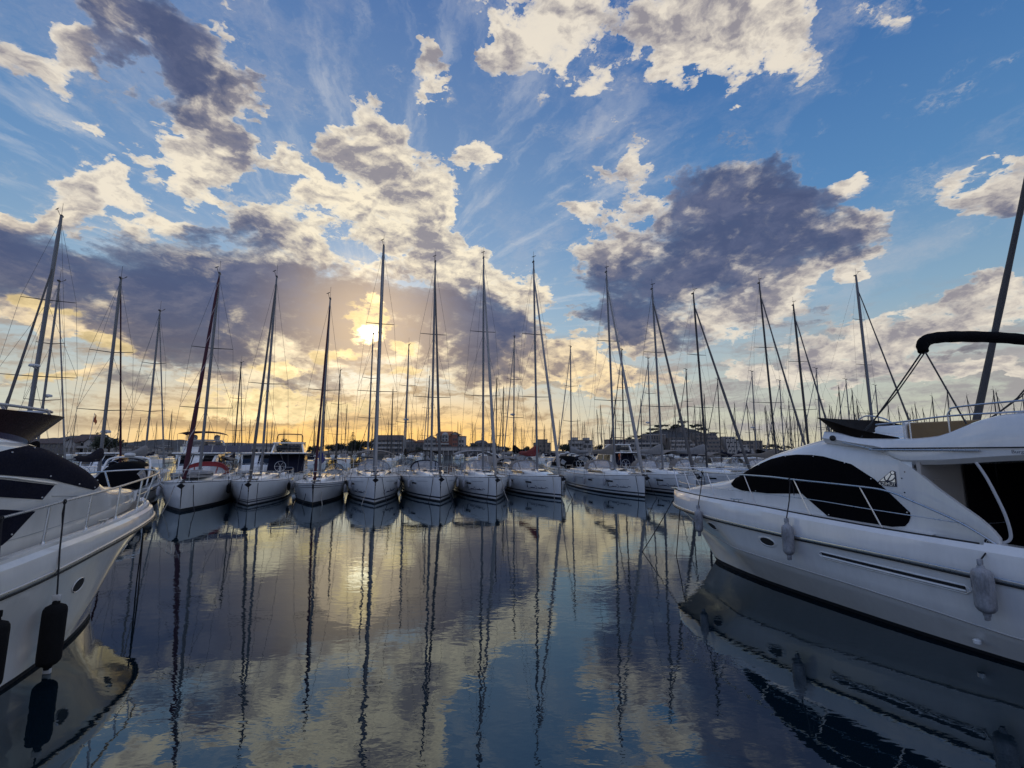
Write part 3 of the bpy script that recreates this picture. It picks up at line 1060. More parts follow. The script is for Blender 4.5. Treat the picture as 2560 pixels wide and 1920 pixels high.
def hatch(root, x, y, z, sx=.5, sy=.5):
    bm = bmesh.new()
    box(bm, (x, y, z), (sx, sy, .05), bev=.015)
    obj('hatch', bm, 'glass', root)


def anchor_part(root, hull):
    z = hull.sheer(0) + .02
    bm = bmesh.new()
    box(bm, (-.12, 0, z + .02), (.6, .14, .07))
    tube(bm, [(.25, 0, z + .06), (-.38, 0, z + .05), (-.50, 0, z - .10)], .030, 6)
    prism(bm, [(-.52, -.19, z - .16), (-.30, 0, z - .34), (-.52, .19, z - .16), (-.56, 0, z - .02)], (.05, 0, .02))
    obj('anchor', bm, 'alu_dark', root)


def make_yacht(name, pos, aft, label, L=13.4, beam=4.15, fb=1.50, fbs=1.25, H=19, mast_r=.11, mast='alu', genoa=('genoa_white', .11), hood='taupe', boom='taupe', bim=None, stripe='modern', script=True, fore_t=.93, ports=True, spreads=((.345, 1.45, .3), (.64, 1.05, .22)), radar=None, mx=5.2, rake=.03, roundb=0.0, overhang=.12, full=True, boom_h=1.35, hull_mat='gel', group=None, sides=(-1, 1)):
    root = placed(name, pos, aft)
    tag(root, label, 'sailboat', group)
    h = Hull(L, beam, fb, fbs, overhang, roundb)
    if stripe == 'modern':
        bands = [(.09, 0), (.21, 1), (.31, 2), (.36, 1), (9, 1)]
    elif stripe == 'double':
        bands = [(.07, 0), (.17, 1), (.25, 2), (.31, 1), (.35, 2), (9, 1)]
    else:
        bands = [(.16, 0), (9, 1)]
    ho = obj('hull', h.mesh(bands), ['anti', hull_mat, 'boot'], root, 40)
    obj('deck', h.deck(), 'deck', root)
    # toe rail and the line below the gunwale
    for s in (-1, 1):
        bm = bmesh.new()
        tube(bm, [h.pt(x * L, h.sheer(x * L), s, -.01) + Vector((0, 0, .015)) for x in (0, .02, .05, .1, .2, .34, .5, .7, .85, 1)], .022, 6)
        obj('toe_rail', bm, 'boot', root)
        if stripe in ('modern', 'cove'):
            bm = bmesh.new()
            tube(bm, [h.pt(x * L, h.sheer(x * L) - .27, s, .004) for x in (.08, .15, .25, .4, .55, .7, .9)], .011, 5)
            obj('cove_line', bm, 'ink', ho)
        if stripe == 'classic':
            for dz in (.10, .22):
                bm = bmesh.new()
                tube(bm, [h.pt(x * L, h.sheer(x * L) - dz, s, .004) for x in (.0, .02, .05, .1, .2, .34, .5, .7, .9)], .020, 5)
                obj('cove_line', bm, 'boot', ho)
    zc = h.sheer(mx)
    cab = cabin_mesh(h, L * .17, L * .64, .35, beam * .30, .40)
    co = obj('coachroof', cab, 'gel', root, 50)
    for s in (-1, 1):
        bm = bmesh.new()
        w = beam * .30
        prism(bm, [(L * .34, s * w * .975, zc + .20), (L * .62, s * w * .975, h.sheer(L * .6) + .17), (L * .61, s * w * .955, h.sheer(L * .6) + .33), (L * .40, s * w * .955, zc + .36)], (0, s * .012, 0))
        obj('cabin_window', bm, 'glass', co)
    hatch(root, L * .13, 0, h.sheer(L * .13) + .14, .6, .6)
    hatch(root, L * .27, 0, h.sheer(L * .27) + .40, .55, .55)
    hatch(root, L * .33, -.55, h.sheer(L * .33) + .47, .3, .3)
    hatch(root, L * .33, .55, h.sheer(L * .33) + .47, .3, .3)
    zr = h.sheer(L * .6) + .42
    if hood:
        sprayhood(root, L * .62, zr, beam * .30, .82, hood, hood == 'red_canvas')
    # cockpit coaming, wheels
    bm = bmesh.new()
    for s in (-1, 1):
        box(bm, (L * .80, s * beam * .30, h.sheer(L * .8) + .18), (L * .32, .35, .34), bev=.06)
    obj('cockpit_coaming', bm, 'gel', root)
    for s in (-1, 1):
        bm = bmesh.new()
        c = Vector((L * .86, s * .75, h.sheer(L) + .75))
        tube(bm, [c + Vector((.08 * math.sin(a), .42 * math.cos(a), .42 * math.sin(a))) for a in [2 * PI * q / 16 for q in range(17)]], .016, 5)
        for a in (0, PI / 3, 2 * PI / 3):
            d = Vector((.08 * math.sin(a), .42 * math.cos(a), .42 * math.sin(a)))
            tube(bm, [c - d, c + d], .009, 4)
        tube(bm, [c, c + Vector((.1, 0, -.75))], .07, 6)
        obj('steering_wheel', bm, 'steel', root)
    at, mo = mast_part(root, mx, zc + .1, H, mast_r, mast, spreads, rake, radar=radar)
    rig_parts(root, at, h, mx, h.half(mx, zc) - .12, spreads, fore_t, L, furl=genoa, bow_x=.22)
    if boom:
        boom_part(root, mx, zc + boom_h, L * .37, boom, 1.0, .12, .06)
    if bim:
        bimini(root, L * .70, L * .93, h.sheer(L) + 2.0, beam * .40, bim)
    guard_parts(root, h)
    anchor_part(root, h)
    if ports:
        for s in sides:
            portlight(root, h, L * .19, L * .245, h.sheer(L * .2) - .48, h.sheer(L * .2) - .36, s)
            portlight(root, h, L * .40, L * .455, h.sheer(L * .4) - .46, h.sheer(L * .4) - .34, s)
    if script:
        script_part(root, h, L * .075, .46, .95)
    return root, h, at


YACHTS = {}


def row_boat(key, pos, aft, label, **kw):
    YACHTS[key] = make_yacht('sailing_yacht', pos, aft, label, group='sailing yachts moored bow out in the front row', **kw)


row_boat('A', (-17.97, 25.67), -25.75, 'white sailing yacht with red sprayhood, grey dinghy on deck and dark red furled genoa',
         H=15.5, L=13.2, fb=1.55, genoa=(tube_mat('sail_wine_with_white_spiral', (0.05, 0.007, 0.016), (0.32, 0.28, 0.28), 2.2, .93), .14), hood='red_canvas', boom=None, stripe='plain', script=False, ports=False, fore_t=.995, mast_r=.115, spreads=((.33, 1.5, .25), (.62, 1.2, .2)), overhang=.25)
row_boat('B', (-15.86, 28.39), -21.75, 'white sailing yacht with double dark waterline stripes beside the red sprayhood yacht',
         H=16.4, L=12.4, beam=3.9, fb=1.42, genoa=('genoa_grey', .10), hood=None, boom=None, stripe='double', script=False, ports=False, mast_r=.105, fore_t=.97, spreads=((.45, 1.3, .2),), overhang=.2)
row_boat('C', (-12.21, 29.01), -18.5, 'small rounded white sloop with twin sheer stripes and bright blue mainsail cover',
         H=14.6, L=10.6, beam=3.5, fb=1.30, fbs=1.05, genoa=('wine', .09), hood=None, boom='blue_canvas', stripe='classic', script=False, ports=False, mast_r=.10, fore_t=.96, spreads=((.48, 1.1, .1),), roundb=.10, overhang=.75, mx=4.3)
row_boat('D', (-8.56, 29.44), -17.25, 'white sailing yacht seen straight at its sharp bow, thickest and tallest mast in the row',
         H=19.5, L=14.4, fb=1.62, mast_r=.165, genoa=('genoa_white', .085), hood='grey_canvas', bim='taupe', boom='grey_canvas', boom_h=1.75)
row_boat('E', (-4.67, 30.68), -16.75, 'white sailing yacht with navy edged sprayhood and black bimini behind its mast',
         H=18.7, L=13.6, fb=1.58, genoa=('genoa_grey', .11), hood='navy', bim='black', boom=None, script=False)
row_boat('F', (-1.05, 31.4), -13.5, 'white sailing yacht with pale grey bimini, third bow from the gap in the row',
         H=19.4, L=13.6, genoa=('genoa_white', .13), hood='grey_canvas', bim='grey_canvas', boom=None)
row_boat('G', (3.39, 32.55), -15.25, 'white sailing yacht next to the open gap, bow lettering and red sail bag behind',
         H=19.5, L=13.8, genoa=('genoa_white', .13), hood='taupe', boom='red_canvas', boom_h=1.6)
row_boat('H', (9.44, 33.5), -10.5, 'white sailing yacht lying nearly broadside with three fenders and taupe boom cover',
         H=19.0, L=13.6, genoa=('genoa_white', .14), hood='taupe', boom='taupe', boom_h=1.75)
row_boat('I', (13.51, 34.52), -8.0, 'white sailing yacht with grey sail cover half hidden behind the big motor yacht bow',
         H=17.8, L=13.4, genoa=('genoa_grey', .13), hood='taupe', boom='grey_canvas', boom_h=1.75)
row_boat('J', (19.03, 37.09), -16.5, 'sailing yacht with brown sprayhood showing above the motor yacht bow rail',
         H=18.2, genoa=('genoa_grey', .13), hood='taupe', bim='taupe', boom='grey_canvas', mast='alu_dark', script=False, boom_h=1.75)
row_boat('K', (25.34, 39.28), -1.25, 'dark masted sailing yacht behind the curved roof of the motor yacht',
         H=20.2, genoa=('genoa_grey', .11), mast='alu_dark', boom='taupe', script=False)
row_boat('L', (31.1, 44.08), 4.0, 'dark masted sailing yacht behind the flybridge windscreen, shorter mast of two',
         H=19.4, genoa=('genoa_grey', .11), mast='alu_dark', boom='taupe', script=False, mast_r=.14)
row_boat('M', (41.68, 46.68), -14.75, 'big sailing yacht whose grey mast rises left of the black bimini',
         H=23.6, L=15, rake=.0, genoa=('genoa_grey', .11), mast='alu', boom='taupe', script=False, mast_r=.17, spreads=((.27, 1.4, .3), (.52, 1.2, .2), (.76, .9, .2)))


# ---------------------------------------------------------------- the two near motor yachts
from mathutils.bvhtree import BVHTree


def text_bm(body, size=1.0):
    cu = bpy.data.curves.new('lettering', 'FONT')
    cu.body = body
    cu.size = size
    cu.resolution_u = 3
    ob = bpy.data.objects.new('lettering', cu)
    me = bpy.data.meshes.new_from_object(ob)
    bm = bmesh.new()
    bm.from_mesh(me)
    bpy.data.objects.remove(ob)
    bpy.data.curves.remove(cu)
    bpy.data.meshes.remove(me)
    bmesh.ops.triangulate(bm, faces=bm.faces)
    return bm


def bvh_of(o):
    me = o.data
    return BVHTree.FromPolygons([v.co.copy() for v in me.vertices], [tuple(p.vertices) for p in me.polygons])


class MotorHull:
    """planing hull from longitudinal lines; s runs aft from the stem at the waterline"""
    def __init__(s, L, rub_y, rub_z, sheer_z, wl_y, chine_z, tip, inset=.12):
        s.L, s.ry, s.rz, s.sz, s.wy, s.cz, s.tip, s.inset = L, rub_y, rub_z, sheer_z, wl_y, chine_z, tip, inset
        s.bvh = None

    def rub(s, x):
        return smoothi(s.ry[0], s.ry[1], x)

    def line(s, kind, u):
        q = u ** 1.7
        if kind == 'rub':
            x = lerp(s.tip, s.L, q)
            return x, s.rub(x), smoothi(s.rz[0], s.rz[1], x)
        if kind == 'sheer':
            x = lerp(s.tip + .06, s.L, q)
            return x, max(0.0, s.rub(x) - s.inset * min(1, (x - s.tip) / .4)), smoothi(s.sz[0], s.sz[1], x)
        if kind == 'knuckle':
            x = lerp(s.tip + .02, s.L, q)
            return x, max(0.0, s.rub(x) - .02), lerp(smoothi(s.rz[0], s.rz[1], x), smoothi(s.sz[0], s.sz[1], x), .55)
        if kind == 'chine':
            x = lerp(s.tip * .52, s.L, q)
            k = max(0, min(1, (x - s.tip * .52) / 2.6)) ** .7
            return x, max(0.0, (s.rub(x) - .17)) * k, smoothi(s.cz[0], s.cz[1], x)
        if kind == 'wl':
            x = lerp(0, s.L, q)
            return x, smoothi(s.wy[0], s.wy[1], x), 0.0
        x = lerp(.5, s.L, q)
        return x, smoothi(s.wy[0], s.wy[1], x) * .82, -.5

    def pt(s, kind, u, side, off=0.0):
        x, y, z = s.line(kind, u)
        return Vector((x, side * (y + off), z))

    def side_rows(s, n=40):
        rows = []
        for i in range(n + 1):
            u = i / n
            k, w, c, r, kn, sh = (s.pt(q, u, 1) for q in ('keel', 'wl', 'chine', 'rub', 'knuckle', 'sheer'))
            boot = w.lerp(c, .12)
            pts = [k, w, boot]
            for t in (.4, .7, 1.0):
                pts.append(boot.lerp(c, t))
            for t in (.25, .5, .75, 1.0):
                p = c.lerp(r, t)
                p.y = lerp(c.y, r.y, t ** 1.25)
                pts.append(p)
            pts += [r.lerp(kn, .5) + Vector((0, .0, 0)), kn, kn.lerp(sh, .55) + Vector((0, .035 * min(1, sh.y), .01)), sh]
            rows.append(pts)
        return rows

    def mesh(s):
        bm = bmesh.new()
        rows = s.side_rows()
        full = [[Vector((p.x, -p.y, p.z)) for p in reversed(r)] + r for r in rows]
        n = len(rows[0])

        def mat(i, j):
            q = n - 2 - j if j < n - 1 else j - n
            return 0 if q in (0, 1) or j == n - 1 else 1
        vs = grid(bm, full, mat)
        cap(bm, vs[-1], 1)
        return bm

    def solve_u(s, kind, x):
        a, b = 0.0, 1.0
        for _ in range(30):
            m = (a + b) / 2
            if s.line(kind, m)[0] < x:
                a = m
            else:
                b = m
        return (a + b) / 2

    def edge(s, x, side, kind='sheer', off=0.0):
        return s.pt(kind, s.solve_u(kind, x), side, off)

    def topside(s, x, z, side, off=0.0):
        """point on the topsides between chine and rubbing strake at station x, height z"""
        hit = s.bvh.ray_cast(Vector((x, side * 4, z)), Vector((0, -side, 0)), 6) if s.bvh else None
        if hit and hit[0]:
            return hit[0] + hit[1] * (off if hit[1].y * side > 0 else -off)
        c, r = s.edge(x, 1, 'chine'), s.edge(x, 1, 'rub')
        t = max(0, min(1, (z - c.z) / (r.z - c.z)))
        return Vector((x, side * (lerp(c.y, r.y, t ** 1.25) + off), z))


class Cabin:
    def __init__(s, w, zt, zd, n=8.0, e=.33):
        s.w, s.zt, s.zd, s.n, s.e = w, zt, zd, n, e

    def dims(s, x):
        return smoothi(s.w[0], s.w[1], x), smoothi(s.zt[0], s.zt[1], x), smoothi(s.zd[0], s.zd[1], x)

    def y(s, x, z):
        w, zt, zd = s.dims(x)
        t = max(0, min(.999, (z - zd) / max(.02, zt - zd)))
        return w * (1 - t ** s.n) ** s.e

    def pt(s, x, z, side, off=0.0):
        return Vector((x, side * (s.y(x, z) + off), z))

    def mesh(s, x0, x1, n=44, crown=.05):
        bm = bmesh.new()
        ts = (0, .2, .4, .55, .68, .78, .86, .92, .96, .985, .999)
        rows = []
        for i in range(n + 1):
            x = lerp(x0, x1, (i / n) ** 1.15)
            w, zt, zd = s.dims(x)
            half = [Vector((x, s.y(x, lerp(zd - .03, zt, t)), lerp(zd - .03, zt, t))) for t in ts]
            yt = half[-1].y
            top = [Vector((x, yt * q, zt + crown * (1 - q * q) * min(1, w))) for q in (.7, .35)]
            rows.append([Vector((p.x, -p.y, p.z)) for p in half] + [Vector((p.x, -p.y, p.z)) for p in top] + [Vector((x, 0, zt + crown * min(1, w)))] + list(reversed(top)) + list(reversed(half)))
        vs = grid(bm, rows)
        cap(bm, vs[0])
        cap(bm, vs[-1])
        return bm

    def patch(s, top, bot, side, off, x0, x1, n=40, m=8, thick=.012):
        """cover or window lying on the side between two outlines given as (s, z)"""
        bm = bmesh.new()
        xs = sorted({round(lerp(x0, x1, i / n), 4) for i in range(n + 1)} | {p[0] for p in top + bot if x0 < p[0] < x1})
        rows = []
        for x in xs:
            a = interp([p[0] for p in bot], [p[1] for p in bot], x)
            b = interp([p[0] for p in top], [p[1] for p in top], x)
            if b - a < .004:
                b = a + .004
            rows.append([s.pt(x, lerp(a, b, j / m), side, off + .010 * math.sin(x * 7 + j) * .35) for j in range(m + 1)])
        vs = grid(bm, rows)
        # turn the edge back to the hull so the cloth has an edge
        inner = [[s.pt(p.x, p.z, side, off - .03) for p in r] for r in rows]
        loop_o = [r[0] for r in rows] + rows[-1][1:] + [r[-1] for r in reversed(rows)][1:] + list(reversed(rows[0]))[1:]
        loop_i = [r[0] for r in inner] + inner[-1][1:] + [r[-1] for r in reversed(inner)][1:] + list(reversed(inner[0]))[1:]
        grid(bm, [loop_o, loop_i])
        return bm


def studs(root, cab, pts, side, off):
    for (x, z) in pts:
        bm = bmesh.new()
        bmesh.ops.create_uvsphere(bm, u_segments=8, v_segments=5, radius=.014)
        p = cab.pt(x, z, side, off)
        bmesh.ops.translate(bm, verts=bm.verts, vec=p)
        obj('snap_stud', bm, 'steel', root)


def porthole(root, hull, x, z, side, rx=.20, rz=.09, tilt=0.0, ring=1.4, mat='gel'):
    rows_o, rows_i, rows_c = [], [], []
    n = 24
    for j in range(n):
        a = 2 * PI * j / n
        u, v = math.cos(a), math.sin(a)
        f = lambda k: (x + (u * rx * k) * math.cos(tilt) - v * rz * k * math.sin(tilt), z + (u * rx * k) * math.sin(tilt) + v * rz * k * math.cos(tilt))
        for lst, kk, off in ((rows_o, ring, .003), (rows_i, 1.03, .016), (rows_c, .95, .008)):
            q = f(kk)
            lst.append(hull.topside(q[0], q[1], side, off))
    bm = bmesh.new()
    grid(bm, [rows_o, rows_i, rows_c], close=True)
    po = obj('porthole', bm, mat, root)
    bm = bmesh.new()
    cap(bm, [bm.verts.new(p) for p in rows_c])
    obj('porthole_glass', bm, 'rubber', po)


def fender(name_label, root_boat, p_top, length, rad, mat, rope_to, tip_mat=None, group='fenders hanging from the near yachts'):
    """a hanging fender: body with moulded eyes, and its lanyard"""
    w = to_world(root_boat, p_top)
    e = empty('boat_fender', (w.x, w.y, w.z), root_boat.rotation_euler.z)
    tag(e, name_label, 'fender', group)
    bm = bmesh.new()
    L = length
    lathe(bm, [(.03, 0), (.045, -.02), (.05, -.05), (rad * .55, -.065), (rad * .82, -.085), (rad * .96, -.12), (rad, -.17), (rad, -L * .5), (rad, -L + .15), (rad * .95, -L + .11), (rad * .72, -L + .07), (rad * .4, -L + .045), (.05, -L + .03), (.045, -L)], n=20)
    if mat == 'fender':
        for q in range(18):                      # moulded ribs round the shoulder
            an = 2 * PI * q / 18
            tube(bm, [(rad * 1.0 * math.cos(an), rad * 1.0 * math.sin(an), -z) for z in (.20, .28, .36)], .006, 4)
    obj('fender_body', bm, mat, e)
    bm = bmesh.new()
    box(bm, (0, 0, .035), (.05, .11, .09), bev=.012)
    obj('fender_eye', bm, tip_mat or mat, e)
    bm = bmesh.new()
    box(bm, (0, 0, -L - .02), (.05, .10, .08), bev=.012)
    obj('fender_eye', bm, tip_mat or mat, e)
    bm = bmesh.new()
    d = Vector(rope_to) - Vector(p_top)
    tube(bm, [(0, 0, .05), d * .5 + Vector((.02, 0, 0)), d], .012, 6)
    tube(bm, [d + Vector((.03 * math.cos(a), .03 * math.cos(a) * .3, .035 * math.sin(a))) for a in [q * PI / 5 for q in range(11)]], .014, 6)
    tube(bm, [d, d + Vector((.05, .02, -.18)), d + Vector((.04, .03, -.34))], .010, 5)
    obj('lanyard', bm, 'rope_dark', e)
    return e


def rail_tube(name, root, pts, r=.016, n=8, mat='steel', sm=5):
    bm = bmesh.new()
    tube(bm, curve_pts(pts, sm), r, n)
    return obj(name, bm, mat, root)


# ---- the yacht on the right of the picture
def right_yacht():
    root = placed('motor_yacht', (6.23, 14.67), 180 - 26)
    root.rotation_euler.z = R(26 - 90)
    tag(root, 'white flybridge motor yacht with black window covers, silver anchor badge and rolled black bimini', 'motor yacht')
    hl = MotorHull(10.6,
                   ([-1.35, -1.25, -1.0, -.6, 0, 1, 2.2, 4, 6, 8, 10.6], [0, .35, .6, .85, 1.12, 1.45, 1.7, 1.95, 2.07, 2.1, 2.05]),
                   ([-1.35, -.9, .9, 3.1, 5.3, 7.3, 10.6], [1.60, 1.57, 1.50, 1.45, 1.41, 1.33, 1.22]),
                   ([-1.35, -.64, 2.7, 4.1, 5.5, 7.0, 10.6], [2.03, 2.02, 1.97, 1.91, 1.85, 1.81, 1.70]),
                   ([0, .5, 2.2, 4.1, 6, 7, 10.6], [0, .33, .88, 1.24, 1.5, 1.56, 1.6]),
                   ([-.7, .24, 2.7, 4.4, 6, 7.2, 10.6], [.96, .88, .78, .71, .60, .49, .38]), -1.35)
    ho = obj('hull', hl.mesh(), ['anti', 'gel'], root, 32)
    hl.bvh = bvh_of(ho)
    P = -1
    # deck
    bm = bmesh.new()
    rows = []
    for i in range(30):
        u = i / 29
        a = hl.pt('sheer', u, 1)
        rows.append([Vector((a.x, a.y * t * .985, a.z - .015 + .05 * (1 - t * t) * min(1, a.y))) for t in (-1, -.7, -.35, 0, .35, .7, 1)])
    grid(bm, [r for r in rows if r[0].x < 6.3])
    obj('deck', bm, 'deck', root)
    for s in (-1, 1):
        bm = bmesh.new()
        us = [i / 40 for i in range(41)]
        tube(bm, [hl.pt('rub', u, s, .012) for u in us], [.035] * 41, 8, flat=.7)
        obj('rubbing_strake', bm, 'steel', ho)
        bm = bmesh.new()
        tube(bm, [hl.pt('rub', u, s, .006) - Vector((0, 0, .045)) for u in us], .022, 6)
        obj('strake_seal', bm, 'rubber', ho)
        bm = bmesh.new()
        tube(bm, [hl.pt('sheer', u, s, -.012) + Vector((0, 0, .012)) for u in us if hl.line('sheer', u)[0] < 7.2], .016, 6)
        obj('toe_rail', bm, 'rubber', root)
        bm = bmesh.new()
        tube(bm, [hl.pt('chine', u, s, .004) for u in us[3:]], .014, 5)
        obj('spray_line', bm, 'deck_shade', ho)
        porthole(ho, hl, 1.08, 1.24, s, .19, .085, -.10)
        porthole(ho, hl, 3.01, 1.19, s, .20, .088, -.05)
        # long engine air intake
        bm = bmesh.new()
        N = 18
        st = lambda i, dz, off: hl.topside(4.33 + 2.3 * i / N, 1.165 - .085 * i / N + dz, s, off)
        grid(bm, [[st(i, .055, .006) for i in range(N + 1)], [st(i, 0, .006) for i in range(N + 1)], [st(i, -.055, .006) for i in range(N + 1)]])
        vo = obj('air_intake', bm, 'anti', ho)
        bm = bmesh.new()
        loop = [st(i, .062, .008) for i in range(N + 1)] + [st(N + .5, 0, .008)] + [st(i, -.062, .008) for i in range(N, -1, -1)] + [st(-.5, 0, .008)]
        tube(bm, loop + [loop[0]], .012, 6)
        obj('intake_rim', bm, 'gel', vo)
        bm = bmesh.new()
        tube(bm, [st(i, -.024, .012) for i in range(N + 1)], .021, 8)
        obj('intake_louvre', bm, 'gel', vo)
        bm = bmesh.new()
        q = hl.topside(6.6, .56, s, .01)
        q.z = .22
        q.y -= s * .12
        lathe(bm, [(.05, 0), (.055, .05), (.03, .07)], q, 10)
        obj('exhaust_outlet', bm, 'gel', ho)
    # coachroof and saloon
    cab = Cabin(([-1.0, -.7, -.3, .3, .8, 1.5, 2.5, 4, 5, 5.9, 6.3, 7.05], [.06, .25, .45, .66, .82, 1.0, 1.21, 1.45, 1.51, 1.56, 1.64, 1.80]),
                ([-1.0, -.7, .45, 1.2, 1.76, 2.1, 2.43, 2.85, 3.33, 3.84, 4.35, 5.9], [2.03, 2.10, 2.34, 2.48, 2.72, 2.93, 3.12, 3.28, 3.42, 3.56, 3.66, 3.66]),
                ([-1.2, 2.7, 4.1, 5.5, 7.1], [2.0, 1.95, 1.89, 1.83, 1.79]))
    co = obj('saloon', cab.mesh(-1.0, 5.9), 'gel', root, 40)
    top = [(1.52, 2.42), (1.60, 2.56), (2.05, 2.78), (2.58, 2.99), (2.84, 3.09), (3.2, 3.17), (3.6, 3.205), (4.0, 3.20), (4.27, 3.17), (4.84, 3.02), (5.25, 2.74), (5.46, 2.52), (5.79, 2.16)]
    bot = [(1.52, 2.38), (1.62, 2.31), (1.93, 2.25), (2.76, 2.25), (3.72, 2.33), (4.27, 1.90), (5.47, 1.86), (5.68, 1.90), (5.75, 1.98), (5.79, 2.08)]
    for s in (-1, 1):
        wc = obj('window_cover', cab.patch(top, bot, s, .014, 1.52, 5.79, 60), 'black', co)
        studs(wc, cab, [(1.75, 2.6), (2.5, 2.93), (3.3, 3.16), (4.05, 3.17), (4.72, 3.04), (5.2, 2.74), (5.75, 2.16), (4.3, 1.94), (3.68, 2.36), (2.4, 2.28)], s, .022)
        # wing sweeping from the flybridge down to the gunwale
        bm = bmesh.new()
        ztop = [(5.7, 3.12), (5.9, 2.98), (6.26, 2.64), (6.62, 2.35), (6.8, 2.21), (6.95, 2.06), (7.04, 1.92)]
        outer, inner = [], []
        for i in range(21):
            x = lerp(5.7, 7.04, i / 20)
            zt = interp([p[0] for p in ztop], [p[1] for p in ztop], x)
            w, zd = smoothi(cab.w[0], cab.w[1], x), smoothi(cab.zd[0], cab.zd[1], x)
            outer.append([Vector((x, s * w, lerp(zd - .02, zt, j / 6))) for j in range(7)])
            inner.append([Vector((x, s * (w - .10), lerp(zd - .02, zt, j / 6))) for j in range(7)])
        grid(bm, outer)
        grid(bm, inner)
        grid(bm, [[r[-1] for r in outer], [r[-1] for r in inner]])
        grid(bm, [outer[-1], inner[-1]])
        obj('side_wing', bm, 'gel', root)
        bm = bmesh.new()
        for (x, z) in ((5.78, 2.9), (5.72, 2.78), (5.74, 2.52), (5.95, 3.0)):
            bmesh.ops.create_uvsphere(bm, u_segments=8, v_segments=5, radius=.012, matrix=Matrix.Translation((x, s * (smoothi(cab.w[0], cab.w[1], x) + .002), z)))
        obj('screw_caps', bm, 'rubber', root)['kind'] = 'stuff'
    # badge on the port side
    bd = lambda px, py, off: cab.pt(5.33 + (px - 100) / 865 * .30, 2.615 + (1320 - py) / 910 * .30, P, off)

    def plate(lst, off, mat, parent, name):
        b = bmesh.new()
        f = cap(b, [b.verts.new(bd(x, y, off)) for (x, y) in lst])
        bmesh.ops.triangulate(b, faces=[f])
        return obj(name, b, mat, parent, smooth=False)
    circ = lambda cx, cy, r, n=14: [(cx + r * math.cos(2 * PI * q / n), cy + r * math.sin(2 * PI * q / n)) for q in range(n)]
    back = plate([(60, 1085), (690, 490), (720, 450), (760, 420), (830, 405), (900, 420), (965, 480), (965, 1325), (60, 1290)], .010, 'ink', root, 'maker_badge')
    for shp in ([(165, 1030), (375, 825), (385, 940), (440, 1035)], [(680, 525), (735, 605), (520, 960), (480, 965), (440, 900), (435, 800), (470, 740)],
                [(765, 645), (905, 630), (905, 770), (800, 900), (700, 965), (610, 985), (605, 940)], [(905, 850), (905, 1060), (650, 1060), (760, 1010), (830, 950)], circ(825, 520, 82)):
        plate(shp, .016, 'badge', back, 'emblem')
    tb = text_bm('AZIMUT', 1.0)
    x0 = min(v.co.x for v in tb.verts)
    x1 = max(v.co.x for v in tb.verts)
    y1 = max(v.co.y for v in tb.verts)
    for v in tb.verts:
        v.co = bd(75 + (v.co.x - x0) / (x1 - x0) * 840, 1275 - v.co.y / y1 * 185, .016)
    obj('badge_lettering', tb, 'badge', back, smooth=False)
    # flybridge moulding: overhang, side and coaming
    cz = [(4.25, 3.72), (4.45, 3.70), (5.1, 3.55), (5.8, 3.52), (6.05, 3.53), (6.4, 3.58), (6.5, 3.63), (7.0, 3.84), (7.25, 3.89), (8.5, 3.90), (9.6, 3.86)]
    uz = [(4.25, 3.45), (5.3, 3.28), (5.8, 3.02), (6.2, 3.03), (7.4, 3.13), (9.6, 3.2)]
    wx = [(4.25, 1.34), (4.7, 1.44), (5.3, 1.50), (6.5, 1.56), (9.6, 1.5)]
    I = lambda tab, x: smoothi([p[0] for p in tab], [p[1] for p in tab], x)
    rows = []
    for i in range(37):
        x = lerp(4.25, 9.6, i / 36)
        zc, zu, w = I(cz, x), I(uz, x), I(wx, x)
        half = [(w * .82, zu), (w * .96, zu + .015), (w * 1.02, zu + .10), (w * 1.03, zu + (zc - zu) * .45), (w * .99, zc - .08), (w * .97, zc - .02), (w * .93, zc), (w * .88, zc - .04), (w * .86, lerp(zc, 3.42, .9)), (0.0, 3.40)]
        rows.append([Vector((x, -y, z)) for y, z in half] + [Vector((x, y, z)) for y, z in reversed(half[:-1])])
    bm = bmesh.new()
    vs = grid(bm, rows, close=True)
    cap(bm, vs[0])
    cap(bm, vs[-1])
    fl = obj('flybridge', bm, 'gel', root, 30)
    for s in (-1, 1):
        rail_tube('grab_rail', fl, [(4.72, s * 1.50, 3.47), (5.28, s * 1.56, 3.33), (5.35, s * 1.57, 3.315), (6.9, s * 1.64, 3.30)], .018, 8, 'steel', 3)
        rail_tube('side_moulding', fl, [(5.3, s * 1.555, 3.34), (6.9, s * 1.625, 3.345), (9.4, s * 1.56, 3.36)], .012, 6, 'rubber', 3)
    # courtesy light at the front corner
    bm = bmesh.new()
    lathe(bm, [(.045, 0), (.06, .01), (.06, .03), (.03, .045)], (0, 0, 0), 14)
    bmesh.ops.rotate(bm, verts=bm.verts, cent=(0, 0, 0), matrix=Matrix.Rotation(R(90), 3, 'X'))
    bmesh.ops.translate(bm, verts=bm.verts, vec=(4.52, -1.455, 3.56))
    obj('navigation_light', bm, ['rubber'], fl)
    tb = text_bm('Burge', .075)
    for v in tb.verts:
        v.co = Vector((7.27 + v.co.x, -1.625, 3.255 + v.co.y))
    obj('hull_lettering', tb, 'ink', fl, smooth=False)
    # windscreen: smoked acrylic leaning forward round the helm
    U = [(5.68, 1.36), (5.2, 1.40), (4.75, 1.36), (4.42, 1.15), (4.28, .75), (4.22, .0)]
    U = U + [(x, -y) for x, y in reversed(U[:-1])]
    bm = bmesh.new()
    lo, hi = [], []
    for x, y in U:
        k = max(0, min(1, (5.68 - x) / 1.0))
        lo.append(Vector((x, y, I(cz, x) - .02)))
        hi.append(Vector((x - .30 * k - .02, y * (1 + .05 * k), I(cz, x) + .02 + .30 * k)))
    lo, hi = curve_pts(lo, 4), curve_pts(hi, 4)
